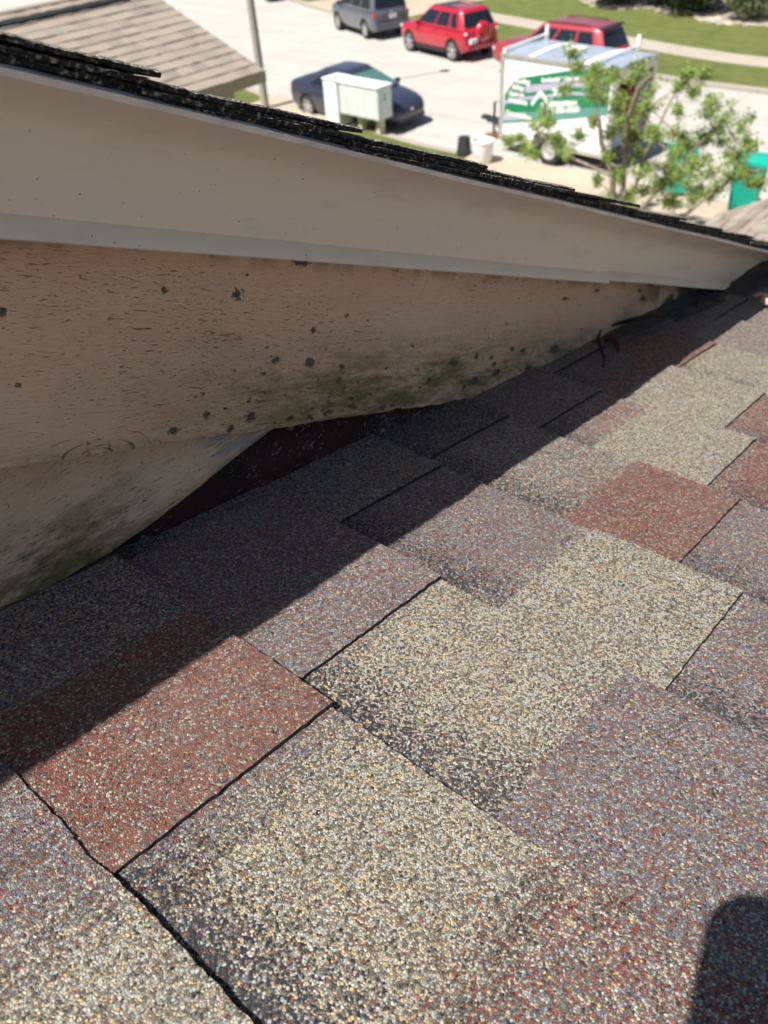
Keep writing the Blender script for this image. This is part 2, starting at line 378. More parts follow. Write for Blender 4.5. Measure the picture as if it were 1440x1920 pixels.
M['mail'] = plain('mailbox_enamel', (.74, .78, .74), .5, sc=5, var=.07); M['mail_d'] = plain('mailbox_door', (.60, .65, .61), .5, sc=5, var=.07); M['post'] = plain('cream_post', (.62, .56, .42), .7)
M['conc'] = plain('pole_concrete', (.33, .32, .27), .85, sc=8, bump=.004)
M['wood'] = plain('brown_timber', (.24, .12, .055), .8); M['steel'] = plain('dark_steel', (.06, .065, .07), .5, .6)
M['teal_bin'] = plain('teal_plastic', (.008, .36, .27), .4, sc=2, var=.08)
M['dark_bin'] = plain('dark_green_plastic', (.01, .09, .06), .45)
M['inside'] = plain('plywood_lining', (.16, .10, .065), .8)
M['dred'] = plain('dark_red_cloth', (.22, .02, .02), .8); M['blue'] = plain('pale_blue_sheet', (.3, .4, .5), .6)
M['trim'] = plain('tan_trim', (.40, .31, .21), .6); M['ridge'] = plain('ridge_vent', (.012, .017, .016), .7)
M['phone'] = plain('phone_shell', (.03, .03, .035), .3, .2); M['screen'] = plain('phone_glass', (.01, .01, .012), .05)
M['twig'] = plain('dark_twig', (.03, .015, .01), .8); M['dleaf'] = plain('dry_leaf', (.06, .012, .010), .7); M['chip'] = plain('paint_chip', (.62, .42, .35), .7)

# ------------------------------------------------------------------ setting: ground, road, kerbs, lawns
def poly_obj(name, pts, z, mat, thick=None):
    mb = MB()
    if thick: mb.prism([tuple(p) for p in pts], z - thick, z)
    else: mb.add([(p[0], p[1], z) for p in pts], [tuple(range(len(pts)))])
    return struct(mb.build(name, mat))
def catmull(P, n=6):
    P = [Vector(p) for p in P]; out = []
    for i in range(len(P)-1):
        a, b, c, d = P[max(i-1, 0)], P[i], P[i+1], P[min(i+2, len(P)-1)]
        for k in range(n):
            t = k / n
            out.append(0.5*((2*b)+(-a+c)*t+(2*a-5*b+4*c-d)*t*t+(-a+3*b-3*c+d)*t**3))
    out.append(P[-1]); return out
def strip(P, o0, o1):
    A, B = [], []
    for i, p in enumerate(P):
        d = (P[min(i+1, len(P)-1)] - P[max(i-1, 0)]).normalized(); n = Vector((-d.y, d.x))
        if n.y < 0: n = -n
        A.append(p + n*o0); B.append(p + n*o1)
    return A, B
def strip_obj(name, P, o0, o1, z, mat, thick=0.2, mb=None):
    A, B = strip(P, o0, o1); q = mb or MB(); n = len(P)
    vs = [(p.x, p.y, z) for p in A] + [(p.x, p.y, z) for p in B] + [(p.x, p.y, z-thick) for p in A] + [(p.x, p.y, z-thick) for p in B]
    fs = []
    for i in range(n-1):
        fs += [(i, i+1, n+i+1, n+i), (2*n+i, 2*n+i+1, i+1, i), (n+i, n+i+1, 3*n+i+1, 3*n+i)]
    q.add(vs, fs)
    return struct(q.build(name, mat))
gm = MB(); gm.add([(-600, -600, -.12), (600, -600, -.12), (600, 600, -.12), (-600, 600, -.12)], [(0, 1, 2, 3)]); struct(gm.build('ground', M['grass']))
poly_obj('road', [(-120, -30), (60, -30), (60, 60), (-120, 90)], -.004, M['road'])
FK = catmull([(60, 27.6), (20, 27.9), (-2, 28.05), (-8.7, 28.15), (-12.7, 28.4), (-19.6, 30.1), (-25.5, 31.6), (-30.1, 32.5), (-36, 34.6), (-50, 41), (-80, 58), (-110, 78)])
strip_obj('kerb', FK, 0, .32, .11, M['kerb'], .3)
strip_obj('verge', FK, .32, 2.75, .115, M['grass'], .3)
strip_obj('pavement', FK, 2.75, 4.05, .125, M['walk'], .3)
_A, _B = strip(FK, 4.05, 5)
lm = MB(); n_ = len(_A); lm.add([(p.x, p.y, .12) for p in _A] + [(p.x, 240, .12) for p in _A], [(i, i+1, n_+i+1, n_+i) for i in range(n_-1)]); struct(lm.build('lawn', M['grass']))
# driveways across the far verge
def quad_on(name, x0, x1, o0, o1, z, mat):
    i0 = min(range(len(FK)), key=lambda i: abs(FK[i].x - x0)); i1 = min(range(len(FK)), key=lambda i: abs(FK[i].x - x1))
    A, B = strip(FK, o0, o1); pts = [A[i] for i in range(min(i0, i1), max(i0, i1)+1)] + [B[i] for i in range(max(i0, i1), min(i0, i1)-1, -1)]
    return poly_obj(name, pts, z, mat, .05)
quad_on('driveway', -27.2, -34.0, .02, 16, .132, M['drive'])
# near side
NK = catmull([(60, 18.6), (10, 18.8), (-8, 18.9), (-13.7, 18.9), (-16.1, 19.1), (-21.8, 20.2), (-30, 22.3), (-45, 24.5), (-80, 27), (-120, 29)])
strip_obj('kerb_near', NK, -.3, 0, .09, M['kerb'], .3)
strip_obj('verge_near', NK, -1.5, -.3, .095, M['grass'], .3)
strip_obj('pavement_near', NK, -2.8, -1.5, .105, M['walk'], .3)
strip_obj('lawn_near', NK, -60, -2.8, .10, M['grass'], .3)
poly_obj('driveway_beside', [(-22.6, 20.55), (-18.6, 19.65), (-18.9, 14.0), (-22.9, 14.6)], .122, M['drive'], .1)
poly_obj('driveway_near', [(-13.2, 19.0), (-2.0, 18.75), (-2.0, 9.5), (-4, 7.5), (-8.5, 7.5), (-12.6, 15.8)], .125, M['drive'], .1)
# planting bed
bp = [(-23.5, 44), (-22.4, 40.5), (-20.4, 38.3), (-18.9, 38.0), (-17.9, 38.6), (-16.9, 37.9), (-15.6, 38.2), (-15.1, 37.2), (-13.8, 36.7), (-12.2, 36.9), (-10.6, 37.5), (-8, 37.6), (-5, 39), (-5, 46)]
bpp = catmull(bp, 5); bpp = [Vector((p.x + .06*math.sin(i*1.7), p.y + .12*math.sin(i*2.3))) for i, p in enumerate(bpp)]
poly_obj('planting_bed', bpp, .165, M['bed'], .06)

# ------------------------------------------------------------------ our house (frame L rotated a hair about the camera)
RR = WB @ WA.transposed(); TL = Matrix.Translation(CAM) @ RR.to_4x4() @ Matrix.Translation(-CAM)
TLi = TL.inverted()
def L(p): return TLi @ Vector(p)
house = empty('house'); house.matrix_world = TL
tag(house, 'near house with multicoloured granule shingles, beige metal rake fascia and weathered board', 'house')
NV = Vector((0, .17981, .98370)); VV = Vector((0, .98370, -.17981)); UU = Vector((1, 0, 0)); FOOT = CAM - .32697 * NV
MR = Matrix.Identity(4)
for r in range(3): MR[r][0] = UU[r]; MR[r][1] = VV[r]; MR[r][2] = NV[r]; MR[r][3] = FOOT[r]
V0 = .1069; EX = .143
# ---- lower roof: laminated shingles. Course k covers V0+EX*(k-1) .. V0+EX*k ; entries (u0,u1,kind,colour)  kind T = tooth, S = shim
YW = (.04, .93, .03); RW = (.86, .06, .08); PW = (.14, .08, .76); GW = (.06, .40, .42); MW = (.42, .26, .30); PY = (.12, .40, .44); KW = (.05, .1, .3)
courses = {
 0: [(-.60, -.345, 'T', GW), (-.345, -.262, 'S', PW), (-.262, -.215, 'S', PW), (-.215, -.02, 'S', YW), (-.02, .12, 'T', MW)],
 1: [(-.70, -.43, 'S', GW), (-.43, -.345, 'T', GW), (-.345, -.222, 'T', RW), (-.222, -.205, 'S', PW), (-.205, -.075, 'S', YW), (-.075, .035, 'S', MW), (.035, .12, 'T', PY)],
 2: [(-.70, -.50, 'T', GW), (-.50, -.425, 'S', GW), (-.425, -.2525, 'T', PW), (-.2525, -.112, 'S', YW), (-.112, .10, 'T', PW)],
 3: [(-.70, -.53, 'S', PW), (-.53, -.357, 'T', GW), (-.357, -.205, 'S', PW), (-.205, -.088, 'T', YW), (-.088, .05, 'S', PW)],
 4: [(-.70, -.55, 'T', GW), (-.55, -.378, 'T', KW), (-.378, -.235, 'S', PY), (-.235, -.139, 'T', RW), (-.139, .02, 'S', PW)],
 5: [(-.70, -.44, 'S', GW), (-.44, -.345, 'T', PW), (-.345, -.285, 'S', MW), (-.285, -.172, 'T', YW), (-.172, .02, 'S', RW)],
 6: [(-.70, -.415, 'T', GW), (-.415, -.36, 'S', PW), (-.36, -.325, 'T', RW), (-.325, -.208, 'T', YW), (-.208, -.05, 'S', RW)],
 7: [(-.70, -.40, 'S', PW), (-.40, -.318, 'T', RW), (-.318, -.225, 'S', YW), (-.225, -.08, 'T', YW)],
 8: [(-.70, -.44, 'T', GW), (-.44, -.36, 'S', PW), (-.36, -.24, 'T', PY), (-.24, -.1, 'S', MW)],
 9: [(-.70, -.46, 'S', GW), (-.46, -.37, 'T', PY), (-.37, -.26, 'S', PY), (-.26, -.1, 'T', MW)],
 10: [(-.70, -.42, 'T', GW), (-.42, -.33, 'S', PY), (-.33, -.2, 'T', YW), (-.2, -.1, 'S', PW)],
 11: [(-.70, -.45, 'S', PW), (-.45, -.35, 'T', PY), (-.35, -.2, 'S', PW), (-.2, -.1, 'T', YW)],
}
def full_course(k):
    e = list(courses.get(k, []))
    u = e[-1][1] if e else -.9; kind = 'S' if (e and e[-1][2] == 'T') else 'T'
    if e: lo = e[0][0]
    else: lo = -.9
    if lo > -.9: e.insert(0, (-.9, lo, 'S' if e[0][2] == 'T' else 'T', GW))
    while u < 3.2:
        wd = random.choice((.10, .12, .15, .17, .2)); e.append((u, u+wd, kind, random.choice((YW, RW, PW, MW, PY, YW, PW)))); u += wd; kind = 'S' if kind == 'T' else 'T'
    return e
def wob(a, b, seed, f=220.0, amp=.0009):
    return amp * (mnoise.noise(Vector((a*f, b*f, seed))) + .6*mnoise.noise(Vector((a*f*3.1, b*f*3.1, seed+5))))
rv, rf, rc, rm = [], [], [], []
def und(u, v): return .0022 * mnoise.noise(Vector((u*3.3, v*3.3, 2.2))) + .0008 * mnoise.noise(Vector((u*14, v*14, 9.)))
def patch(u0, u1, v0, v1, n0, n1, col, shim, nbr, seed, fine):
    du = .003 if fine else .05
    nu = max(2, int((u1-u0)/du)); nv = 36 if fine else 3
    b = len(rv)
    for j in range(nv+1):
        v = v0 + (v1-v0)*j/nv
        for i in range(nu+1):
            u = u0 + (u1-u0)*i/nu; t = j/nv
            uu = u; vv = v
            if fine:
                if i in (0, nu): uu += wob(v, u, seed)
                if j == nv: vv += wob(u, v, seed+3) + .0016*mnoise.noise(Vector((u*11, seed, .3)))
            rv.append((uu, vv, n0 + (n1-n0)*t + und(u, v)))
            c = np.array(col, float)
            # colour bleeds into the neighbours near the ends of each blend
            dl = (u-u0); dr = (u1-u)
            if nbr[0] is not None and dl < .03 and shim: c = c*(.5+.5*dl/.03) + np.array(nbr[0])*(.5-.5*dl/.03)
            if nbr[1] is not None and dr < .03 and shim: c = c*(.5+.5*dr/.03) + np.array(nbr[1])*(.5-.5*dr/.03)
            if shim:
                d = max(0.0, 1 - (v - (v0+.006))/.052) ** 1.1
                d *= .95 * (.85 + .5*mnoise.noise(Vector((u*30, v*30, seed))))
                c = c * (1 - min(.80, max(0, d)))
            rc.append((*np.clip(c, 0, 1), 1))
    w_ = nu+1
    for j in range(nv):
        for i in range(nu): rf.append((b+j*w_+i, b+j*w_+i+1, b+(j+1)*w_+i+1, b+(j+1)*w_+i)); rm.append(0)
    # butt face and side faces
    def skirt(idx, drop, ox=0.0, oy=.0013):
        bb = len(rv)
        for q in idx: x, y, z = rv[q]; rv.append((x, y, z)); rc.append(rc[q])
        for q in idx: x, y, z = rv[q]; rv.append((x + ox, y + oy, z-drop)); rc.append(rc[q])
        n = len(idx)
        for q in range(n-1): rf.append((bb+q, bb+q+1, bb+n+q+1, bb+n+q)); rm.append(1)
    skirt([b+nv*w_+i for i in range(nu+1)], n1 + .002)
    if not shim:
        skirt([b+j*w_+nu for j in range(nv+1)], .0042, .0007, 0.0); skirt([b+j*w_ for j in range(nv+1)], .0042, -.0002, 0.0)
for k in range(-9, 12):
    va, vb = V0+EX*(k-1), V0+EX*k; fine_k = -1 <= k <= 10; es = full_course(k)
    for i, (a, b_, kd, c) in enumerate(es):
        fine = fine_k and a < .55 and b_ > -.75
        nb = (es[i-1][3] if i else None, es[i+1][3] if i+1 < len(es) else None)
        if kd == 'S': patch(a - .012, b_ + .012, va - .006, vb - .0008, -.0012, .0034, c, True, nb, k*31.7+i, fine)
        else: patch(a, b_, va - .006, vb, .0010, .0064, c, False, nb, k*31.7+i, fine)
me = bpy.data.meshes.new('lower_roof'); me.from_pydata(rv, [], rf)
me.polygons.foreach_set('material_index', rm)
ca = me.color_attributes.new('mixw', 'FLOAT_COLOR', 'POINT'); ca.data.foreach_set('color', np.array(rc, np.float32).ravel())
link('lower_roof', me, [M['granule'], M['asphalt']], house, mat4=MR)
mb = MB(); mb.box((-.6, -1.5, -.05), (3.2, 1.66, -.006)); mb.build('roof_deck', M['wood'], house, mat4=MR)

# ---- rake frame: local x = down the rake, y = -X, z = across it
SS = Vector((0, .9341, -.3570)); TT = Vector((0, .3570, .9341)); MK = Matrix.Identity(4)
for r in range(3): MK[r][0] = SS[r]; MK[r][1] = (-1, 0, 0)[r]; MK[r][2] = TT[r]; MK[r][3] = (0, 0, 7.23)[r]
def extr(prof, s0, s1, n, wav=.0006, seed=0):
    rings = []
    for i in range(n+1):
        s = s0 + (s1-s0)*i/n
        rings.append([(s, -x + wav*mnoise.noise(Vector((s*7, t*30, seed))), t + wav*mnoise.noise(Vector((s*5, 3, seed)))) for (x, t) in prof])
    return rings
def fprof(o): return [(-.374+o, -.0095), (-.3735+o, -.0130), (-.376+o, -.0145), (-.388+o, -.0165), (-.399+o, -.0195), (-.408+o, -.024), (-.4135+o, -.030), (-.4155+o, -.037),
                      (-.4165+o, -.0500), (-.4170+o, -.0750), (-.4155+o, -.0765), (-.4110+o, -.0862), (-.4120+o, -.0870), (-.4195+o, -.0858), (-.4195+o, -.012), (-.40+o, -.0105)]
mb = MB(); mb.loft(extr(fprof(.0040), -.9, .963, 120)); mb.build('fascia_cover', M['fascia'], house, 38, mat4=MK)
mb = MB(); mb.loft(extr([(x, t*.97) for x, t in fprof(-.0012)], .935, 2.9, 120, seed=4)); mb.build('fascia_cover', M['fascia'], house, 38, mat4=MK)
mb = MB(); mb.loft(extr([(-.3530, -.0108), (-.3480, -.0128), (-.3500, -.0156), (-.3560, -.0158), (-.372, -.0122), (-.42, -.0122), (-.42, -.0106), (-.362, -.0106)], -.9, 2.9, 200, .0008, 8)); mb.build('drip_edge', M['drip'], house, 50, mat4=MK)
# boards
def board(name, outline, x0, x1, mat, mat4=None, parent=house, wavy=True, jag=0):
    # outline: list of (a, b) in the plane; thickness along X
    mb = MB(); n = len(outline)
    if mat4 is not None: f = lambda a, b, x: (a, -x, b)
    else: f = lambda a, b, x: (x, a, b)
    vs = [f(a, b, x1) for a, b in outline] + [f(a, b, x0) for a, b in outline]
    mb.add(vs, [tuple(range(n)), tuple(range(n, 2*n))[::-1]] + [(i, (i+1) % n, n+(i+1) % n, n+i) for i in range(n)])
    return mb.build(name, mat, parent, mat4=mat4)
CH = [(0.4105,-.1028,.0025,.0019),(0.3424,-.1148,.0033,.0027),(0.4047,-.1167,.0049,.0037),(0.5246,-.1317,.0036,.0024),(0.4875,-.1436,.0042,.003),(0.4881,-.1696,.0066,.0045),(0.2454,-.1717,.0029,.0024),(0.463,-.0918,.012,.0035),(0.7905,-.1405,.004,.003),(0.592,-.1794,.0032,.002),(0.6647,-.195,.005,.0032),(0.7015,-.1795,.010,.006),(0.2358,-.1296,.003,.0049),(0.4393,-.1757,.0027,.002),(0.4273,-.1968,.0028,.0022),(0.4311,-.21,.0068,.0053),(0.3586,-.2129,.0065,.0036),(0.3863,-.2225,.0035,.0025),(0.4758,-.2159,.0057,.0035),(0.4995,-.2174,.006,.003),(0.4093,-.172,.002,.0015),(0.3747,-.1896,.002,.0016),(1.0112,-.2081,.0152,.0068),(0.922,-.173,.0147,.0067),(1.0421,-.1661,.0157,.0066),(0.8652,-.1934,.0108,.0053),(1.1364,-.1456,.0119,.0046),(0.816,-.1695,.006,.0035),(0.7931,-.1958,.009,.0056),(1.1148,-.1679,.0116,.0046),(0.5285,-.1752,.0049,.0025),(0.5048,-.1592,.0033,.0018),(0.5516,-.2113,.006,.003),(0.5968,-.2171,.0058,.0038),(0.9149,-.1117,.0113,.0025),(0.9981,-.1004,.0112,.003),(1.1564,-.1079,.0181,.0057),(0.4113,-.2175,.0054,.0033),(0.3484,-.2195,.0027,.002),(0.7515,-.2022,.0111,.0051),(1.1379,-.0972,.0117,.0043),(0.5533,-.1354,.002,.0015)]
_rg = np.random.default_rng(3)
for _ in range(46): CH.append((_rg.uniform(.38, 1.2), -.222+abs(_rg.normal())*.022, _rg.uniform(.002, .007), _rg.uniform(.0012, .004)))
RG = [(0.4047,-.1167,.0052,.004,1.),(0.2784,-.1294,.006,.0045,.45),(0.6407,-.1637,.0065,.0052,.5),(0.680,-.203,.005,.0038,.4),(0.2998,-.2178,.0085,.0055,.8)]
S_ = np.linspace(-.9, 1.45, 1180); nt_ = 78; vs = []; chp = []; rgv = []
for s_ in S_:
    bt = -.222 + .0012*mnoise.noise(Vector((s_*14, 0, 1))) + .0011*mnoise.noise(Vector((s_*70, 3, 1))) + (.0045*max(0, mnoise.noise(Vector((s_*38, 7, 1)))-.1) if s_ > .15 else 0)
    for j in range(nt_+1): vs.append((s_, .435, -.03 + (bt+.03)*j/nt_))
VA = np.array(vs); warpS = np.array([mnoise.noise(Vector((v[0]*60, v[2]*110, 1))) for v in vs]); ch = np.full(len(VA), -3.0)
for (a, b, ra, rb) in CH:
    d = np.sqrt(((VA[:,0]-a)/(ra*1.15))**2 + ((VA[:,2]-b)/(rb*1.15))**2); ch = np.maximum(ch, 1-d)
rg_ = np.zeros(len(VA))
for (a, b, ra, rb, al) in RG:
    d = np.sqrt(((VA[:,0]-a)/ra)**2 + ((VA[:,2]-b)/rb)**2)*(1+.22*warpS); rg_ = np.maximum(rg_, al*np.clip(1-np.abs(d-1)*4.5, 0, 1))
n0 = len(vs); W_ = nt_+1
mb = MB(); mb.add(vs, [(i*W_+j, i*W_+j+1, (i+1)*W_+j+1, (i+1)*W_+j) for i in range(len(S_)-1) for j in range(nt_)])
# thickness: bottom edge and back
bi = [i*W_+nt_ for i in range(len(S_))]; bv = [(vs[q][0], .452, vs[q][2]) for q in bi]; fv = [vs[q] for q in bi]
mb.add(fv + bv, [(i, i+1, len(bi)+i+1, len(bi)+i) for i in range(len(bi)-1)])
mb.add([(-.9, .452, -.03), (1.45, .452, -.03), (1.45, .452, -.2205), (-.9, .452, -.2205)], [(0, 1, 2, 3)])
me = mb.mesh('rake_board')
for nm_, ar in (('chip', ch), ('ringm', rg_)):
    at = me.attributes.new(nm_, 'FLOAT', 'POINT'); full = np.full(len(mb.v), -3.0 if nm_ == 'chip' else 0.0, np.float32); full[:n0] = ar; at.data.foreach_set('value', full)
link('rake_board', me, M['board'], house, mat4=MK)
def X2(y, z): return z + 1.6
bot = [(-.6, 5.30), (.03, 5.235), (.075, 5.236), (.108, 5.2405), (.142, 5.2450), (.182, 5.2427), (.229, 5.2447), (.28, 5.2465), (.319, 5.2485), (.361, 5.2500), (.40, 5.262), (.43, 5.30)]
# warped lower board: its foot bows out in front of the dark red strip
mb = MB(); rows = 10; vs = []; fs = []
ys = np.linspace(-.6, .43, 240)
for yy in ys:
    zb = float(np.interp(yy, [p[0] for p in bot], [p[1] for p in bot])) + 1.6 + .0009*mnoise.noise(Vector((yy*90, 0, 4))); zt = 5.375 + 1.6 - .25*(yy-.1)
    k_ = min(1, max(0, (yy-.20)/.17)); k_ = k_*k_*(3-2*k_); xb = -.4335 - .0150*k_
    for r_ in range(rows+1):
        t = r_/rows; z = zb + (zt-zb)*t
        vs.append((xb + (-.4625-xb)*(1-(1-t)**1.8), yy, z))
for i in range(len(ys)-1):
    for r_ in range(rows): a = i*(rows+1)+r_; fs.append((a, a+rows+1, a+rows+2, a+1))
mb.add(vs, fs); o = mb.build('warped_board', M['board_low'], house, 40)
sm = o.modifiers.new('thick', 'SOLIDIFY'); sm.thickness = .006; sm.offset = 0
def roofz(y): return 6.8675 - .1828*y
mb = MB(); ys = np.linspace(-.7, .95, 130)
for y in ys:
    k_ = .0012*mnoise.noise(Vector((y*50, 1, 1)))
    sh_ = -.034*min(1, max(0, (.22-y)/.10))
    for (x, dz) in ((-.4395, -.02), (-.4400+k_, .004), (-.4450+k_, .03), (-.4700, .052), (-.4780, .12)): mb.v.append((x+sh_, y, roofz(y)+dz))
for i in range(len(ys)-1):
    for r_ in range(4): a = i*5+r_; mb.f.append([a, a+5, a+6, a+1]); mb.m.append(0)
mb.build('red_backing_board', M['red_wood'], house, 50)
# upper roof deck, gable wall behind
mb = MB(); mb.box((-1.6, .425, -.028), (3.1, 5.5, -.0100)); mb.build('upper_roof_deck', M['wood'], house, mat4=MK)
mb = MB(); mb.add([(-.5, -1.5, roofz(-1.5)-.1), (-.5, 1.6, roofz(1.6)-.2), (-.5, 1.6, 7.2-.382*1.6-.03), (-.5, -1.5, 7.2+.382*1.5-.03), (-.62, -1.5, roofz(-1.5)-.1), (-.62, 1.6, roofz(1.6)-.2), (-.62, 1.6, 7.2-.382*1.6-.03), (-.62, -1.5, 7.2+.382*1.5-.03)],
       [(0,1,2,3),(7,6,5,4),(0,4,5,1),(1,5,6,2),(2,6,7,3),(3,7,4,0)]); mb.build('gable_wall', M['stucco'], house)
# upper roof shingles: stacked plies seen on edge
mb = MB(); base_s = .25/.9341 + .0
def sofy(y): return .9341*y - .3570*(-.382*y - .0)
for j in range(-12, 21):
    sb = sofy(.248 + .1352*j); sa = sb - .30
    for ply, (dn, th, xo, back) in enumerate(((-.0002, .0033, 0, 0.0), (-.0036, .0030, -.0022, .012 + .01*random.random()))):
        n = 110; rings = []; ph = random.random()*50; xo2 = xo + random.uniform(-.002, .002); tilt = random.uniform(-.0006, .0012)
        for i in range(n+1):
            s = sa + (sb - back - sa)*i/n; tt = (s-sa)/(sb-sa)
            top = -.0066 + .0076*tt + dn + .0009*mnoise.noise(Vector((s*16, ph, ply))) + tilt
            droop = .0007*mnoise.noise(Vector((s*9, ph, 6)))
            xe = -.3475 + xo2 + .0022*mnoise.noise(Vector((s*60, ph, 3))) + .0014*mnoise.noise(Vector((s*260, ph, 3)))
            rg = .0006*mnoise.noise(Vector((s*300, ph, 8)))
            rings.append([(s, 2.6, top), (s, .38, top+.0002), (s, -xe+.004, top - .0003 + rg), (s, -xe, top - .0012 - droop + rg), (s, -xe+.0006, top - th - droop + rg), (s, .38, top - th - .0004), (s, 2.6, top-th)])
        b0 = len(mb.f); mb.loft(rings)
        for q in range(b0, len(mb.f)):
            kk = (q-b0) % 7
            if q < len(mb.f)-2: mb.m[q] = 0 if kk in (0, 1, 2) else 1
            else: mb.m[q] = 1
mb.build('upper_roof_shingles', [M['granule_dark'], M['edge']], house, mat4=MK)
mb = MB(); rings = []
for i in range(1100):
    s = -.9 + 3.75*i/1099; xe = -.3520 + .0018*mnoise.noise(Vector((s*70, 4, 3))) + .0012*mnoise.noise(Vector((s*280, 4, 3)))
    lo = -.0104 - .0005*mnoise.noise(Vector((s*60, 9, 1)))
    rings.append([(s, 2.6, -.0050), (s, -xe+.002, -.0048), (s, -xe+.0012*mnoise.noise(Vector((s*200, 1, 7))), -.0062), (s, -xe-.001, -.0075), (s, -xe, lo), (s, 2.6, lo)])
mb.loft(rings); mb.build('starter_strip', M['edge'], house, mat4=MK)
# roofing cement and flashing where the rake dies into the roof
def strip_lump(name, mat, pts, seed, parent=house, n=70, m_=12, amp=.006):
    # pts: (y, x_in, x_out, height)
    mb = MB(); ys = np.linspace(pts[0][0], pts[-1][0], n); P = np.array(pts)
    for i, y in enumerate(ys):
        xi = np.interp(y, P[:,0], P[:,1]); xo = np.interp(y, P[:,0], P[:,2]); h = np.interp(y, P[:,0], P[:,3])
        for k in range(m_+1):
            t = k/m_; x = xi + (xo-xi)*t + .003*mnoise.noise(Vector((y*40, t*3, seed+1)))
            z = roofz(y) + .004 + h*(1-t)**1.6 + amp*mnoise.noise(Vector((y*32, t*4, seed)))*math.sin(math.pi*min(1, t+.1)) - (.008 if k == m_ else 0)
            mb.v.append((x, y, z))
    for i in range(n-1):
        for k in range(m_): a = i*(m_+1)+k; mb.f.append([a, a+m_+1, a+m_+2, a+1]); mb.m.append(0)
    return mb.build(name, mat, parent, 60)
strip_lump('step_flashing', M['flash'], [(.86, -.447, -.425, .002), (1.0, -.45, -.405, .016), (1.2, -.455, -.400, .028), (1.42, -.455, -.395, .02), (1.75, -.45, -.395, .01)], 3, amp=.0025)
strip_lump('roofing_cement', M['tar'], [(1.10, -.425, -.400, .002), (1.25, -.425, -.388, .006), (1.40, -.420, -.378, .014), (1.50, -.418, -.37, .030), (1.62, -.416, -.362, .040), (1.80, -.414, -.36, .05), (2.1, -.414, -.35, .05)], 11, amp=.011)
mb = MB(); ys = np.linspace(1.28, 2.2, 120)
for y in ys:
    h_ = .008 + .012*max(0, (y-1.33))*4 + .010*mnoise.noise(Vector((y*28, 0, 3))) + .006*mnoise.noise(Vector((y*90, 0, 3)))
    h_ = max(.001, min(h_, .055)) * min(1, max(.05, (y-1.28)/.1))
    for t in (0, .35, .7, 1.0): mb.v.append((-.4085 - .0012*(1-t) + .0022*(1-t)*mnoise.noise(Vector((y*40, t*5, 1))), y, roofz(y) - .004 + h_*t))
for i in range(len(ys)-1):
    for r_ in range(3): a = i*4+r_; mb.f.append([a, a+4, a+5, a+1]); mb.m.append(0)
mb.build('cement_smear', M['tar'], house, 60)

# front lower roof of the same house, seen past the end of the rake
cdir = Vector((0.0, 0.0, 0.0))
def rayB(x, y): return (WB @ Vector((x-720, y-960, 1500))).normalized()
cdir = Vector((0, 1, 0))
perp = Vector((cdir.y, -cdir.x, 0)); up_ = (perp*math.cos(R(17)) + Vector((0, 0, 1))*math.sin(R(17))); nrmF = cdir.cross(up_) * -1
if nrmF.z < 0: nrmF = -nrmF
P0 = CAM + rayB(1348, 402)*((3.05-7.2)/rayB(1348, 402).z)
def onF(x, y): r = rayB(x, y); return CAM + r*(((P0-CAM).dot(nrmF))/r.dot(nrmF))
MF = Matrix.Identity(4)
for r in range(3): MF[r][0] = cdir[r]; MF[r][1] = up_[r]; MF[r][2] = nrmF[r]; MF[r][3] = P0[r]
MFi = MF.inverted(); 
mb = MB(); k = 0
# right boundary (rake) runs from origin towards 'far' ; build courses clipped by that line
sl_ = 1.16
for k in range(0, 22):
    y0 = k*.145; y1 = y0+.16; 
    xe0 = sl_*y0; xe1 = sl_*y1
    mb.add([(-6, y0, .016), (xe0, y0, .016), (xe1, y1, .0), (-6, y1, .0), (-6, y0, .0), (xe0, y0, .0)], [(0, 1, 2, 3), (0, 4, 5, 1)])
    x = -6 + random.random()*.3
    while x < xe0 - .3:
        wd = random.uniform(.12, .4)
        if random.random() < .6: mb.box((x, y0 - .004, .002), (min(x+wd, xe0-.02), y0+.13, .022+.004*random.random()))
        x += wd
MFL = TLi @ MF
mb.build('front_roof', M['roof_front'], house, mat4=MFL)
mb = MB(); mb.add([(-6, 0, -.004), (0, 0, -.004), (sl_*3.2, 3.2, -.004), (-6, 3.2, -.004), (-6, 0, -.03), (0, 0, -.03), (sl_*3.2, 3.2, -.03), (-6, 3.2, -.03)], [(0,1,2,3),(7,6,5,4),(0,4,5,1),(1,5,6,2),(2,6,7,3),(3,7,4,0)])
mb.build('front_roof_deck', M['trim'], house, mat4=MFL)
# body of the house under the roofs
mb = MB(); mb.box((-3.2, -8, .0), (3.0, 1.5, 6.30)); mb.build('house_wall', M['stucco'], house)
wallF = MB(); wallF.box((P0.x+2.2, P0.y-5.8, .1), (P0.x+6.0, P0.y+.3, 2.85)); wallF.build('front_wall', M['stucco'], house, mat4=TLi)

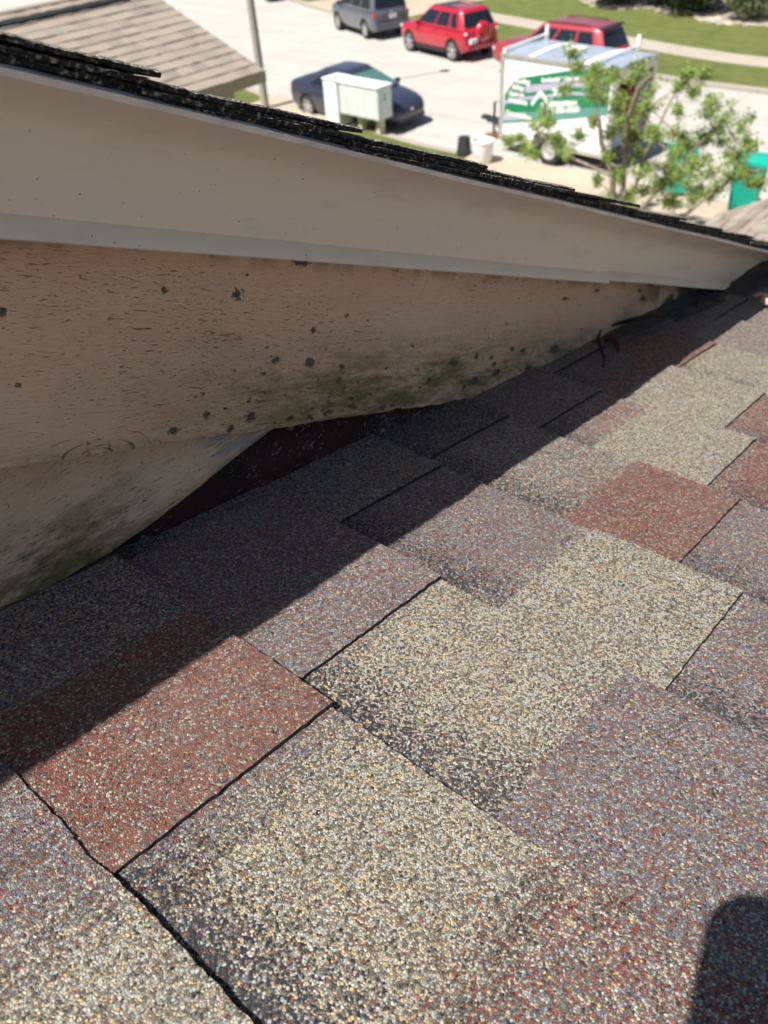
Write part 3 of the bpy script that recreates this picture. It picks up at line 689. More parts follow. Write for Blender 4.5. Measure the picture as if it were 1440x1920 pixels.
# ---- debris lying on the roof (things of their own)
def roofpt(u, v, n=0): return TL @ (FOOT + UU*u + VV*v + NV*n)
def debris(name, mb, u, v, n, rot, mat, label, cat):
    o = mb.build(name, mat); q = (RR @ Matrix((UU, VV, NV)).transposed()).to_4x4()
    o.matrix_world = Matrix.Translation(roofpt(u, v, n)) @ q @ Matrix.Rotation(rot, 4, 'Z'); tag(o, label, cat); return o
mb = MB(); mb.tube([(0, -.045, .001), (.004, -.02, .003), (.001, .0, .006), (-.004, .02, .016), (.0, .035, .022)], [.0012, .0018, .0021, .002, .0012], 7); mb.tube([(.001, .0, .006), (.010, .014, .012), (.018, .02, .013)], [.0012, .001, .0007], 6)
debris('twig', mb, -.400, .925, .007, .55, M['twig'], 'thin dark twig leaning out from under the weathered board onto the shaded shingles', 'twig')
mb = MB(); vs = []
for i in range(13):
    t = i/12; wv = .006*math.sin(math.pi*t)**.7
    for k in (-1, 0, 1): vs.append((k*wv, -.02+.04*t, .004 + .008*math.sin(t*3) + (.004 if k else 0)))
mb.add(vs, [(i*3+k, i*3+k+1, i*3+k+4, i*3+k+3) for i in range(12) for k in (0, 1)])
o = debris('dead_leaf', mb, -.396, .945, .008, .9, M['dleaf'], 'curled dark red dead leaf in the shade just beyond the thin twig', 'leaf'); o.modifiers.new('t', 'SOLIDIFY').thickness = .0006
mb = MB(); vs = []
for i in range(15):
    t = i/14; wv = .008*math.sin(math.pi*t)**.6
    for k in (-1, 0, 1): vs.append((k*wv+.01*math.sin(t*3), -.045+.09*t, .005 + .010*math.sin(t*2.6) + (.003 if k else 0)))
mb.add(vs, [(i*3+k, i*3+k+1, i*3+k+4, i*3+k+3) for i in range(14) for k in (0, 1)])
o = debris('seed_pod', mb, -.415, 1.065, .010, -.45, M['twig'], 'long flat blackish pod lying against the foot of the mildewed board', 'pod'); o.modifiers.new('t', 'SOLIDIFY').thickness = .001
mb = MB(); pts = [(-.012, .02, .004), (-.004, .026, .006), (.004, .018, .007), (.003, .006, .005), (.0, -.004, .004), (.006, -.014, .006), (.016, -.014, .008)]
mb.tube(pts, [.002, .005, .005, .004, .005, .006, .003], 7)
debris('paint_flake', mb, -.343, 1.375, .008, .4, M['chip'], 'small curled pale pink paint flake at the shadow edge near the rake end', 'paint flake')

# ---- the phone that takes the photograph
ph = empty('smartphone'); pm = Matrix.Identity(4)
for r in range(3): pm[r][0] = right[r]; pm[r][1] = -down[r]; pm[r][2] = -fwd[r]; pm[r][3] = CAM[r]
ph.matrix_world = pm; tag(ph, 'dark smartphone held out over the shingles, casting the rounded shadow in the corner', 'phone')
def rrect(x0, y0, x1, y1, r_, n=8):
    out = []
    for (cx, cy, a0) in ((x1-r_, y1-r_, 0), (x0+r_, y1-r_, 90), (x0+r_, y0+r_, 180), (x1-r_, y0+r_, 270)):
        for k in range(n+1): a = R(a0 + 90*k/n); out.append((cx + r_*math.cos(a), cy + r_*math.sin(a)))
    return out
mb = MB(); mb.prism(rrect(-.0675, -.138, .0175, .0255, .018), .004, .013); mb.build('shell', M['phone'], ph, bevel=.0015)
mb = MB(); mb.prism(rrect(-.0645, -.135, .0145, .0225, .015), .0132, .0136); mb.build('screen', M['screen'], ph)
for (x, y) in ((-.001, -.026), (-.022, -.011)):
    mb = MB(); mb.lathe([(.0001, .0015), (.007, .0015), (.0075, .002), (.0075, .004)], 20, (x, y, 0)); mb.build('lens_ring', M['phone'], ph, 40)

# ------------------------------------------------------------------ neighbour house
nh = empty('neighbour_house', (-20.8, 10, 0)); tag(nh, 'neighbouring house with tan shingled gable roof and black vent strip, upper left', 'house')
ex, ez, sl2 = -16.62, 2.6, .36; rx = -21.05; ang = math.atan(sl2); LN = (ex-rx)/math.cos(ang)
MN = Matrix.Translation((ex - -20.8, 0, ez)) @ Matrix(((0, -math.cos(ang), math.sin(ang), 0), (1, 0, 0, 0), (0, math.sin(ang), math.cos(ang), 0), (0, 0, 0, 1)))
mb = MB(); nc = 14; e = LN/nc
for k in range(nc):
    y0 = k*e; y1 = (k+1)*e
    mb.add([(-18, y0, .018), (4.8, y0, .018), (4.8, y1, .0), (-18, y1, .0), (-18, y0, -.002), (4.8, y0, -.002), (4.8, y1, -.03)], [(0, 1, 2, 3), (0, 4, 5, 1), (1, 5, 6, 2)])
    x = -18
    while x < 4.7:
        wd = random.uniform(.12, .34)
        if random.random() < .5 and x+wd < 4.8:
            mb.add([(x, y0-.006, .033), (x+wd, y0-.006, .033), (x+wd, y1-.02, .012), (x, y1-.02, .012), (x, y0-.006, .01), (x+wd, y0-.006, .01), (x+wd, y1-.02, .0), (x, y1-.02, .0)], [(0,1,2,3),(0,4,5,1),(1,5,6,2),(3,7,4,0)])
        x += wd
mb.build('roof', M['roof_tan'], nh, mat4=MN)
MN2 = Matrix.Translation((rx*2-ex+20.8, 0, ez)) @ Matrix(((0, math.cos(ang), -math.sin(ang), 0), (-1, 0, 0, 0), (0, math.sin(ang), math.cos(ang), 0), (0, 0, 0, 1)))
mb = MB()
for k in range(nc): mb.add([(-4.8, k*e, .028), (18, k*e, .028), (18, (k+1)*e, 0), (-4.8, (k+1)*e, 0), (-4.8, k*e, 0), (18, k*e, 0)], [(0, 1, 2, 3), (0, 4, 5, 1)])
mb.build('roof', M['roof_tan'], nh, mat4=MN2)
# off-ridge vent strip
mb = MB(); mb.box((-18, LN-.62, .03), (4.0, LN-.48, .085)); mb.build('vent_strip', M['ridge'], nh, mat4=MN, bevel=.01)
mb = MB(); mb.box((-18, LN-.10, .0), (4.8, LN+.02, .045)); mb.build('ridge_cap', M['roof_tan'], nh, mat4=MN)
zr = ez + sl2*(ex-rx)
mb = MB(); mb.box((ex+20.8-.03, -18, ez-.24), (ex+20.8+.0, 4.8, ez-.01)); mb.build('eave_fascia', M['trim'], nh)
mb = MB(); y = 4.77
mb.add([(ex+20.8, y, ez-.22), (rx+20.8, y, zr-.22), (rx+20.8, y, zr-.02), (ex+20.8, y, ez-.02), (ex+20.8, y+.03, ez-.22), (rx+20.8, y+.03, zr-.22), (rx+20.8, y+.03, zr-.02), (ex+20.8, y+.03, ez-.02)], [(0,1,2,3),(7,6,5,4),(0,4,5,1),(1,5,6,2),(2,6,7,3),(3,7,4,0)])
x2 = 2*rx-ex
mb.add([(x2+20.8, y, ez-.22), (rx+20.8, y, zr-.22), (rx+20.8, y, zr-.02), (x2+20.8, y, ez-.02), (x2+20.8, y+.03, ez-.22), (rx+20.8, y+.03, zr-.22), (rx+20.8, y+.03, zr-.02), (x2+20.8, y+.03, ez-.02)], [(0,1,2,3),(7,6,5,4),(0,4,5,1),(1,5,6,2),(2,6,7,3),(3,7,4,0)])
mb.build('rake_fascia', M['trim'], nh)
mb = MB(); mb.add([(ex+20.2, -17.5, 0), (x2+21.4, -17.5, 0), (x2+21.4, 4.2, 0), (ex+20.2, 4.2, 0), (ex+20.2, -17.5, ez-.25), (x2+21.4, -17.5, ez-.25), (x2+21.4, 4.2, ez-.25), (ex+20.2, 4.2, ez-.25), (rx+20.8, -17.5, zr-.28), (rx+20.8, 4.2, zr-.28)],
       [(0,1,5,4),(1,2,6,5),(2,3,7,6),(3,0,4,7),(4,5,8),(7,9,6),(4,8,9,7),(8,5,6,9)]); mb.build('wall', M['stucco'], nh)

# ------------------------------------------------------------------ street pole
pole = empty('street_pole', (-21.75, 19.15, 0)); tag(pole, 'tall slim grey concrete street pole rising behind the corner of the tan roof', 'pole')
mb = MB(); mb.tube([(0, 0, 0), (0, 0, 9)], [.135, .085], 10); mb.build('shaft', M['conc'], pole, 40)
mb = MB(); mb.tube([(0, 0, 8.7), (.3, .5, 9.2), (.8, 1.5, 9.35)], .035, 8); mb.build('arm', M['alu'], pole, 40)
mb = MB(); mb.lathe([(.01, .12), (.12, .1), (.2, .02), (.17, -.03), (.01, -.04)], 16, (.85, 1.6, 9.33)); mb.build('lamp_head', M['alu'], pole, 40)

# ------------------------------------------------------------------ cluster mailbox
mx = empty('cluster_mailbox', (-17.5, 19.05, 0), R(-3)); tag(mx, 'pale green-white cluster mailbox on cream posts beside the kerb in front of the dark sedan', 'mailbox')
mb = MB(); mb.box((-.47, -.30, .52), (1.10, .30, 1.36)); mb.build('letterbox_cabinet', M['mail'], mx, bevel=.02)
mb = MB(); mb.box((-.50, -.34, 1.362), (1.13, .33, 1.41)); mb.build('hood', M['mail'], mx, bevel=.015)
mb = MB(); mb.box((-1.12, -.32, .14), (-.53, .30, 1.38)); mb.build('parcel_cabinet', M['mail'], mx, bevel=.02)
mb = MB(); mb.box((-1.14, -.35, 1.382), (-.51, .32, 1.43)); mb.build('hood', M['mail'], mx, bevel=.015)
for x in (.05, .80): mb = MB(); mb.box((x, -.12, 0), (x+.15, .12, .52)); mb.build('post', M['post'], mx, bevel=.01)
mb = MB(); mb.box((-.95, -.15, .09), (-.7, .15, .14)); mb.build('plinth', M['post'], mx)
for c in range(4):
    for r_ in range(5):
        x0 = -.44 + c*.382; z0 = .55 + r_*.158
        mb = MB(); mb.box((x0+.008, -.308, z0+.006), (x0+.365, -.3, z0+.148)); mb.box((x0+.30, -.312, z0+.06), (x0+.33, -.308, z0+.09), 1); mb.build('letter_door', [M['mail_d'], M['alu']], mx)
for z0 in (.2, .78): mb = MB(); mb.box((-1.08, -.328, z0), (-.57, -.32, z0+.52)); mb.box((-.66, -.333, z0+.25), (-.62, -.328, z0+.31), 1); mb.build('parcel_door', [M['mail'], M['steel']], mx)
# numerals on the side panel
def text_mesh(name, txt, size, mat, parent, mat4, ext=.002, shear=0.0, align='LEFT', bold=0):
    cu = bpy.data.curves.new(name, 'FONT'); cu.body = txt; cu.size = size; cu.extrude = ext; cu.shear = shear; cu.align_x = align; cu.offset = bold
    to = bpy.data.objects.new('t', cu); COL.objects.link(to); bpy.context.view_layer.update()
    me = bpy.data.meshes.new_from_object(to.evaluated_get(bpy.context.evaluated_depsgraph_get())); bpy.data.objects.remove(to)
    o = link(name, me, mat, parent, mat4=mat4); return o
text_mesh('unit_number', '2', .26, M['steel'], mx, Matrix.Translation((1.1035, -.08, 1.02)) @ Matrix.Rotation(R(90), 4, 'Z') @ Matrix.Rotation(R(90), 4, 'X'))

# ------------------------------------------------------------------ vehicles
def interp_stations(st, n):
    st = sorted(st, key=lambda s: s[0]); P = np.array(st, float); xs = np.linspace(P[0,0], P[-1,0], n)
    # denser near the ends
    t = np.linspace(-1, 1, n); xs = (P[0,0]+P[-1,0])/2 + (P[-1,0]-P[0,0])/2*np.sign(t)*(1-(1-abs(t))**1.35)
    out = []
    for x in xs: out.append([x] + [float(np.interp(x, P[:,0], P[:,k])) for k in range(1, P.shape[1])])
    return out
def body_mesh(st, n=46):
    rings = []
    for (x, zb, zd, w_) in interp_stations(st, n):
        h = zd-zb
        half = [(0, zb), (.55*w_, zb), (.86*w_, zb+.01), (.955*w_, zb+.14*h), (.99*w_, zb+.32*h), (w_, zb+.52*h), (.985*w_, zb+.74*h), (.955*w_, zb+.90*h), (.90*w_, zb+.98*h), (.80*w_, zd+.012), (.4*w_, zd+.03), (0, zd+.036)]
        ring_ = [(x, y, z) for y, z in half] + [(x, -y, z) for y, z in half[-2:0:-1]]
        rings.append(ring_)
    mb = MB(); mb.loft(rings); return mb
def cut_arches(mb, name, mat, parent, wheels, rad, w_):
    me = mb.mesh('tmp'); bm = bmesh.new(); bm.from_mesh(me); bmesh.ops.recalc_face_normals(bm, faces=bm.faces); bm.to_mesh(me); bm.free()
    o = bpy.data.objects.new('tmp', me); COL.objects.link(o); cs = []
    for x in wheels:
        for s in (-1, 1):
            c = MB(); y0, y1 = (w_-.30, w_+.2) if s > 0 else (-w_-.2, -w_+.30)
            c.lathe([(rad, y0), (rad, y1)], 28, (x, 0, rad*.92), 'y'); n0 = 28
            c.f.append(list(range(28))); c.m.append(0); c.f.append(list(range(28, 56))); c.m.append(0)
            cm = c.mesh('c'); b2 = bmesh.new(); b2.from_mesh(cm); bmesh.ops.recalc_face_normals(b2, faces=b2.faces); b2.to_mesh(cm); b2.free()
            co = bpy.data.objects.new('c', cm); COL.objects.link(co); cs.append(co)
            md = o.modifiers.new('b', 'BOOLEAN'); md.object = co; md.operation = 'DIFFERENCE'; md.solver = 'EXACT'
    bpy.context.view_layer.update()
    me2 = bpy.data.meshes.new_from_object(o.evaluated_get(bpy.context.evaluated_depsgraph_get()))
    for q in cs + [o]: bpy.data.objects.remove(q)
    me2.name = name; me2.materials.clear()
    return link(name, me2, mat, parent, 32)
def cabin(parent, mat, xfb, xrb, xft, xrt, zb, zr, wb, wt, sides, glass, front_glass=None, rear_pillar=.10, crown=.05):
    def loop(t):
        xf = xfb+(xft-xfb)*t; xr = xrb+(xrt-xrb)*t; w_ = wb+(wt-wb)*t**1.25; z = zb+(zr-zb)*t
        P = []; L_ = []
        for k in range(7): y = -(w_-.09)+2*(w_-.09)*k/6; P.append((xf+.06*(1-(y/w_)**2), y, z)); L_.append('F')
        L_[-1] = 'pa'
        x0, x1 = xf-.13, xr+rear_pillar; tot = sum(s[1] for s in sides); acc = 0; P.append((x0, w_, z)); L_.append(sides[0][0])
        pts = []
        for i, (kind, wd) in enumerate(sides):
            nseg = 3 if kind != 'p' else 1
            for j in range(nseg): pts.append((acc + wd*(j+1)/nseg, kind))
            acc += wd
        left = [((x0 + (x1-x0)*a/tot), kind) for a, kind in pts]
        for i, (x, kd) in enumerate(left): P.append((x, w_ + .015*math.sin(math.pi*i/len(left)), z)); L_.append(left[i+1][1] if i+1 < len(left) else 'pr')
        for k in range(7): y = (w_-.10)-2*(w_-.10)*k/6; P.append((xr-.05*(1-(y/w_)**2), y, z)); L_.append('B')
        L_[-1] = 'pr'
        P.append((x1, -w_, z)); L_.append(left[-1][1])
        for i in range(len(left)-1, -1, -1):
            x = left[i-1][0] if i > 0 else x0
            P.append((x, -w_ - (.015*math.sin(math.pi*max(0, i-1)/len(left)) if i else 0), z)); L_.append(left[i-1][1] if i > 0 else 'pa')
        return P, L_
    ts = [0, .12, .5, .87, 1.0]; loops = [loop(t) for t in ts]; lab = loops[0][1]; n = len(lab)
    bodyb = MB(); wins = {}
    for r_ in range(len(ts)-1):
        for k in range(n):
            q = [loops[r_][0][k], loops[r_][0][(k+1) % n], loops[r_+1][0][(k+1) % n], loops[r_+1][0][k]]
            kd = lab[k]; isw = kd in ('F', 'B') or kd.startswith('w')
            if isw and r_ in (1, 2):
                side = 'R' if k > n/2 else 'L'; key = kd + (side if kd not in 'FB' else '')
                wins.setdefault(key, MB()).add(q, [(0, 1, 2, 3)])
            else: bodyb.add(q, [(0, 1, 2, 3)])
    top = loops[-1][0]; cxm = (xft+xrt)/2; prev = top
    for sc_, dz in ((.93, .03), (.75, .045), (.4, crown), (.02, crown+.004)):
        cur = [(cxm+(p[0]-cxm)*sc_, p[1]*sc_, zr+dz) for p in top]
        for k in range(n): bodyb.add([prev[k], prev[(k+1) % n], cur[(k+1) % n], cur[k]], [(0, 1, 2, 3)])
        prev = cur
    def weld(mb_, name, mt):
        me = mb_.mesh(name); bm = bmesh.new(); bm.from_mesh(me); bmesh.ops.remove_doubles(bm, verts=bm.verts, dist=.0008); bmesh.ops.recalc_face_normals(bm, faces=bm.faces); bm.to_mesh(me); bm.free()
        return link(name, me, mt, parent, 42)
    weld(bodyb, 'cabin', mat)
    for key, q in wins.items(): weld(q, {'F': 'windscreen', 'B': 'rear_window'}.get(key, 'side_window'), front_glass if (key == 'F' and front_glass) else glass)
def wheels(parent, xs, y, rad, wd=.21, spokes=6, rimr=.68):
    for x in xs:
        for s in (-1, 1):
            mb = MB(); mb.lathe([(rad*rimr, -wd/2), (rad*.93, -wd/2), (rad, -wd/2+.03), (rad, wd/2-.03), (rad*.93, wd/2), (rad*rimr, wd/2), (rad*rimr, -wd/2)], 28, (0, 0, 0), 'y')
            wo = mb.build('wheel', M['tyre'], parent, 50); wo.location = (x, s*y, rad)
            mb = MB(); yy = s*(wd/2-.015); rr = rad*rimr
            mb.lathe([(rr*1.01, yy), (rr*.88, yy), (rr*.86, yy-s*.03), (rr*.86, yy-s*.1)], 24, (0, 0, 0), 'y')
            mb.lathe([(rr*.24, yy-s*.01), (rr*.22, yy), (.001, yy+s*.004)], 12, (0, 0, 0), 'y')
            for k in range(spokes):
                a = 2*math.pi*k/spokes+.3; ca_, sa_ = math.cos(a), math.sin(a); pw = rr*.13
                pts = [(ca_*r1 - sa_*w1, sa_*r1 + ca_*w1) for r1, w1 in ((rr*.15, -pw), (rr*.9, -pw*1.3), (rr*.9, pw*1.3), (rr*.15, pw))]
                mb.add([(p[0], yy-s*.006, p[1]) for p in pts] + [(p[0], yy-s*.04, p[1]) for p in pts], [(0,1,2,3),(7,6,5,4),(0,4,5,1),(1,5,6,2),(2,6,7,3),(3,7,4,0)])
            mb.build('rim', M['rim'], wo)
            mb = MB(); mb.lathe([(rr*.86, yy-s*.05), (.001, yy-s*.05)], 20, (0, 0, 0), 'y'); mb.build('brake_disc', M['steel'], wo)
def blob(mb, c, d, rot=0, n=8, mi=0, e=.6):   # rounded lamp shape
    rings = []
    for i in range(n+1):
        a = -math.pi/2+math.pi*i/n; rr = max(.02, math.cos(a))**e
        rings.append([(c[0]+d[0]*math.sin(a)*1.0, c[1]+d[1]*rr*math.copysign(abs(math.cos(b))**e, math.cos(b)), c[2]+d[2]*rr*math.copysign(abs(math.sin(b))**e, math.sin(b))) for b in [2*math.pi*k/12 for k in range(12)]])
    mb.loft(rings, mi=mi); return mb
def part_box(name, a, b, mat, parent, bev=.012):
    mb = MB(); mb.box(a, b); return mb.build(name, mat, parent, bevel=bev)
def lamp(name, c, d, mat, parent, extra=None):
    d = (d[0]*.8, d[1]*.85, d[2]*.85)
    mb = MB(); blob(mb, c, d)
    mats = [mat]
    if extra: blob(mb, extra[0], extra[1], mi=1); mats.append(extra[2])
    return mb.build(name, mats, parent, 60)
def mirrors(parent, x, y, z, mat):
    for s in (-1, 1):
        mb = MB(); blob(mb, (x, s*(y+.10), z), (.07, .11, .075)); mb.tube([(x, s*(y-.05), z-.05), (x, s*(y+.05), z-.02)], .02, 6); mb.build('wing_mirror', mat, parent, 50)
def rails(parent, x0, x1, y, z, mat):
    for s in (-1, 1):
        mb = MB(); mb.tube([(x0, s*y, z-.02), (x0-.08, s*y, z+.04), ((x0+x1)/2, s*y, z+.055), (x1+.08, s*y, z+.04), (x1, s*y, z-.02)], .018, 6); mb.build('roof_rail', mat, parent, 50)

# red SUV with rear spare wheel
v = empty('parked_suv', (-21.38, 28.70, 0), 2.893); tag(v, 'bright red SUV with a red spare wheel cover on its tailgate', 'suv')
st = [(-2.02, .48, .98, .72), (-1.97, .36, 1.02, .84), (-1.75, .27, 1.05, .89), (-1.2, .25, 1.05, .905), (0, .25, 1.04, .91), (.75, .25, 1.03, .905), (1.2, .25, 1.00, .90), (1.65, .28, .96, .875), (1.95, .32, .90, .80), (2.10, .38, .82, .68), (2.16, .46, .70, .56)]
cut_arches(body_mesh(st), 'body', M['red'], v, (1.33, -1.33), .405, .91)
cabin(v, M['red'], 1.0, -1.90, .25, -1.62, 1.03, 1.62, .86, .66, [('w1', 1.05), ('p', .08), ('w2', .85), ('p', .12), ('w3', .42), ('p', .16)], M['glass'], rear_pillar=.12)
wheels(v, (1.33, -1.33), .80, .355, .225, 5, .72)
rails(v, .1, -1.35, .60, 1.66, M['black'])
mb = MB(); mb.lathe([(.001, -.14), (.20, -.135), (.30, -.10), (.355, -.02), (.355, .06), (.30, .09)], 32, (-2.06, -.02, .93), 'x'); mb.build('spare_wheel_cover', M['red'], v, 50)
part_box('sunroof', (-.55, -.38, 1.665), (.05, .38, 1.68), M['glass'], v, .01)
part_box('rear_bumper', (-2.12, -.78, .40), (-1.85, .78, .60), M['red'], v, .06)
part_box('sill', (-.93, -.915, .24), (.93, .915, .33), M['black'], v, .03)
for s in (-1, 1):
    lamp('taillight', (-1.945, s*.745, .98), (.07, .085, .19), M['taill'], v, ((-1.985, s*.75, .94), (.05, .055, .06), M['clear']))
    lamp('reflector', (-2.04, s*.62, .55), (.09, .08, .05), M['taill'], v)
    lamp('headlight', (2.0, s*.62, .80), (.14, .16, .09), M['clear'], v)
part_box('number_plate', (-2.145, .30, .62), (-2.0, .62, .76), M['plate'], v, .005)
for s in (-1, 1): part_box('door_handle', (-.30, s*.90-.02, .90), (-.12, s*.90+.02, .93), M['red'], v, .01)
for s in (-1, 1): part_box('door_handle', (-1.15, s*.89-.02, .91), (-1.0, s*.89+.02, .94), M['red'], v, .01)
mirrors(v, .72, .86, 1.10, M['red'])
mb = MB(); mb.tube([(-2.1, -.5, .30), (-1.8, -.5, .32)], .035, 8); mb.build('exhaust_pipe', M['rim'], v, 50)

# grey boxy van
v = empty('parked_van', (-27.05, 30.50, 0), 2.78); tag(v, 'boxy charcoal grey van parked ahead of the bright red SUV', 'van')
st = [(-2.12, .50, .96, .78), (-2.08, .36, 1.00, .86), (-1.9, .28, 1.04, .90), (-1.0, .26, 1.06, .905), (.6, .26, 1.06, .905), (1.2, .27, 1.03, .89), (1.75, .30, .98, .86), (2.0, .34, .93, .80), (2.12, .42, .82, .70), (2.16, .5, .68, .6)]
cut_arches(body_mesh(st), 'body', M['grey'], v, (1.3, -1.28), .395, .905)
cabin(v, M['grey'], 1.15, -2.02, .55, -1.85, 1.04, 1.70, .85, .72, [('w1', .9), ('p', .09), ('w2', .8), ('p', .10), ('w3', .75), ('p', .10)], M['glass'], rear_pillar=.10)
wheels(v, (1.3, -1.28), .79, .335, .21, 7, .70)
part_box('rear_bumper', (-2.20, -.84, .42), (-1.95, .84, .60), M['grey'], v, .05)
part_box('number_plate', (-2.135, -.22, .76), (-2.11, .12, .92), M['plate'], v, .005)
for s in (-1, 1):
    lamp('taillight', (-2.045, s*.80, .92), (.08, .075, .12), M['taill'], v); lamp('headlight', (2.03, s*.64, .82), (.12, .14, .1), M['clear'], v)
mirrors(v, .9, .86, 1.12, M['black'])
lamp('rear_latch', (-2.10, 0, 1.0), (.03, .10, .03), M['rim'], v)

# dark sedan
v = empty('parked_sedan', (-18.62, 20.20, 0), -.045); tag(v, 'dark blue-grey sedan parked at the near kerb behind the cluster mailbox', 'sedan')
st = [(-2.30, .46, .80, .60), (-2.26, .34, .93, .72), (-2.05, .24, 1.00, .84), (-1.6, .20, 1.01, .885), (-.8, .18, .98, .90), (.2, .18, .95, .90), (.95, .18, .93, .895), (1.4, .19, .88, .88), (1.85, .22, .80, .84), (2.12, .25, .72, .76), (2.27, .30, .62, .64), (2.32, .36, .52, .54)]
cut_arches(body_mesh(st, 56), 'body', M['navy'], v, (1.35, -1.35), .365, .90)
cabin(v, M['navy'], 1.20, -1.98, .18, -.85, .94, 1.385, .84, .60, [('w1', .95), ('p', .07), ('w2', .85), ('p', .30)], M['glass'], M['glass_g'], rear_pillar=.25, crown=.045)
wheels(v, (1.35, -1.35), .79, .325, .205, 7, .70)
mirrors(v, .92, .84, .98, M['black'])
for s in (-1, 1):
    lamp('headlight', (1.98, s*.60, .645), (.20, .17, .05), M['glass'], v); lamp('taillight', (-2.16, s*.64, .86), (.09, .13, .06), M['taill'], v)
part_box('grille', (2.20, -.45, .46), (2.335, .45, .60), M['black'], v, .03)
part_box('lower_grille', (2.10, -.62, .24), (2.31, .62, .38), M['black'], v, .04)
lamp('badge', (2.335, 0, .56), (.015, .07, .05), M['rim'], v)
for x in (-.95, .05):
    for s in (-1, 1): part_box('door_handle', (x, s*.893-.018, .80), (x+.18, s*.893+.018, .83), M['navy'], v, .008)

# faded red wagon behind the trailer
v = empty('parked_wagon', (-15.6, 27.35, 0), 3.07); tag(v, 'older faded red station wagon with a black-edged tailgate window, half hidden by the cargo trailer', 'station wagon')
st = [(-2.28, .50, .98, .76), (-2.24, .38, 1.02, .84), (-2.0, .32, 1.04, .875), (-1, .30, 1.04, .885), (.8, .30, 1.03, .885), (1.3, .30, 1.02, .87), (2.0, .34, .98, .84), (2.25, .38, .90, .78), (2.34, .44, .78, .70)]
cut_arches(body_mesh(st), 'body', M['dull_red'], v, (1.4, -1.35), .40, .885)
cabin(v, M['dull_red'], 1.10, -2.20, .35, -1.88, 1.02, 1.66, .83, .64, [('w1', .85), ('p', .10), ('w2', .80), ('p', .10), ('w3', .62), ('p', .20)], M['glass'], rear_pillar=.14, crown=.04)
wheels(v, (1.4, -1.35), .79, .36, .22, 6, .62)
part_box('spoiler', (-2.02, -.60, 1.655), (-1.80, .60, 1.70), M['black'], v, .02)
part_box('rear_bumper', (-2.36, -.82, .44), (-2.15, .82, .62), M['rim'], v, .04)
part_box('number_plate', (-2.30, -.2, .74), (-2.27, .12, .88), M['plate'], v, .005)
for s in (-1, 1):
    lamp('taillight', (-2.23, s*.78, .88), (.06, .06, .16), M['taill'], v); lamp('headlight', (2.26, s*.62, .78), (.08, .18, .09), M['clear'], v)
mirrors(v, .85, .84, 1.08, M['black'])
rails(v, .2, -1.5, .55, 1.69, M['black'])

# ------------------------------------------------------------------ cargo trailer (x: front 0 -> rear 3.75, y: near 0 -> far 2)
tr = empty('cargo_trailer', (-12.84, 19.57, 0), -.085); tag(tr, 'white enclosed cargo trailer with green sign graphics and an open back', 'trailer')
TLn, TW, ZB, ZT = 3.4, 1.75, .45, 2.42
mb = MB(); mb.box((.06, 0, ZB), (TLn, .04, ZT-.03)); mb.build('side_panel', M['white'], tr)
mb = MB(); mb.box((.06, TW-.04, ZB), (TLn, TW, ZT-.03)); mb.build('side_panel', M['white'], tr)
mb = MB(); mb.box((.0, .02, ZB), (.05, TW-.02, ZT-.03)); mb.build('front_panel', M['white'], tr)
mb = MB(); mb.box((.05, .04, ZB), (TLn, TW-.04, ZB+.05)); mb.build('floor', M['inside'], tr)
mb = MB(); mb.box((.055, .045, ZB+.05), (.07, TW-.045, ZT-.05)); mb.build('lining', M['inside'], tr)
mb = MB(); N = 10; rings = []
for i in range(N+1): y = TW*i/N; rings.append([(-.02, y, ZT-.03), (-.02, y, ZT+.05*math.sin(math.pi*i/N)), (TLn+.03, y, ZT+.05*math.sin(math.pi*i/N)), (TLn+.03, y, ZT-.03)])
mb.loft(rings); mb.build('trailer_roof', M['roofmetal'], tr, 30)
for x in (.85, 2.45): mb = MB(); mb.loft([[(x, TW*i/N, ZT+.008+.05*math.sin(math.pi*i/N)), (x, TW*i/N, ZT+.02+.05*math.sin(math.pi*i/N)), (x+.16, TW*i/N, ZT+.02+.05*math.sin(math.pi*i/N)), (x+.16, TW*i/N, ZT+.008+.05*math.sin(math.pi*i/N))] for i in range(N+1)]); mb.build('roof_seam', M['white'], tr)
for y in (-.025, TW-.015):
    for z0, z1 in ((ZT-.10, ZT+.005), (ZB-.06, ZB+.06)): mb = MB(); mb.box((-.03, y, z0), (TLn+.03, y+.04, z1)); mb.build('edge_rail', M['alu'], tr, bevel=.01)
for (x, y) in ((-.02, -.03), (-.02, TW-.10), (TLn-.08, -.03), (TLn-.08, TW-.10)):
    mb = MB(); mb.box((x, y, ZB-.05), (x+.13, y+.13, ZT-.1)); mb.build('corner_post', M['alu'], tr, bevel=.03)
mb = MB(); mb.box((TLn-.06, .10, ZT-.22), (TLn+.05, TW-.10, ZT-.02)); mb.build('rear_header', M['alu'], tr, bevel=.02)
mb = MB(); mb.box((1.45, .70, ZT+.045), (1.85, 1.10, ZT+.13)); mb.build('roof_vent', M['white'], tr, bevel=.03)
for x in (.10, TLn-.55):
    mb = MB(); mb.tube([(x, -.02, ZT+.10), (x, TW+.02, ZT+.14)], .03, 8); mb.box((x-.04, -.04, ZT), (x+.04, .02, ZT+.12)); mb.box((x-.04, TW-.02, ZT), (x+.04, TW+.05, ZT+.36)); mb.build('ladder_rack', M['white'], tr)
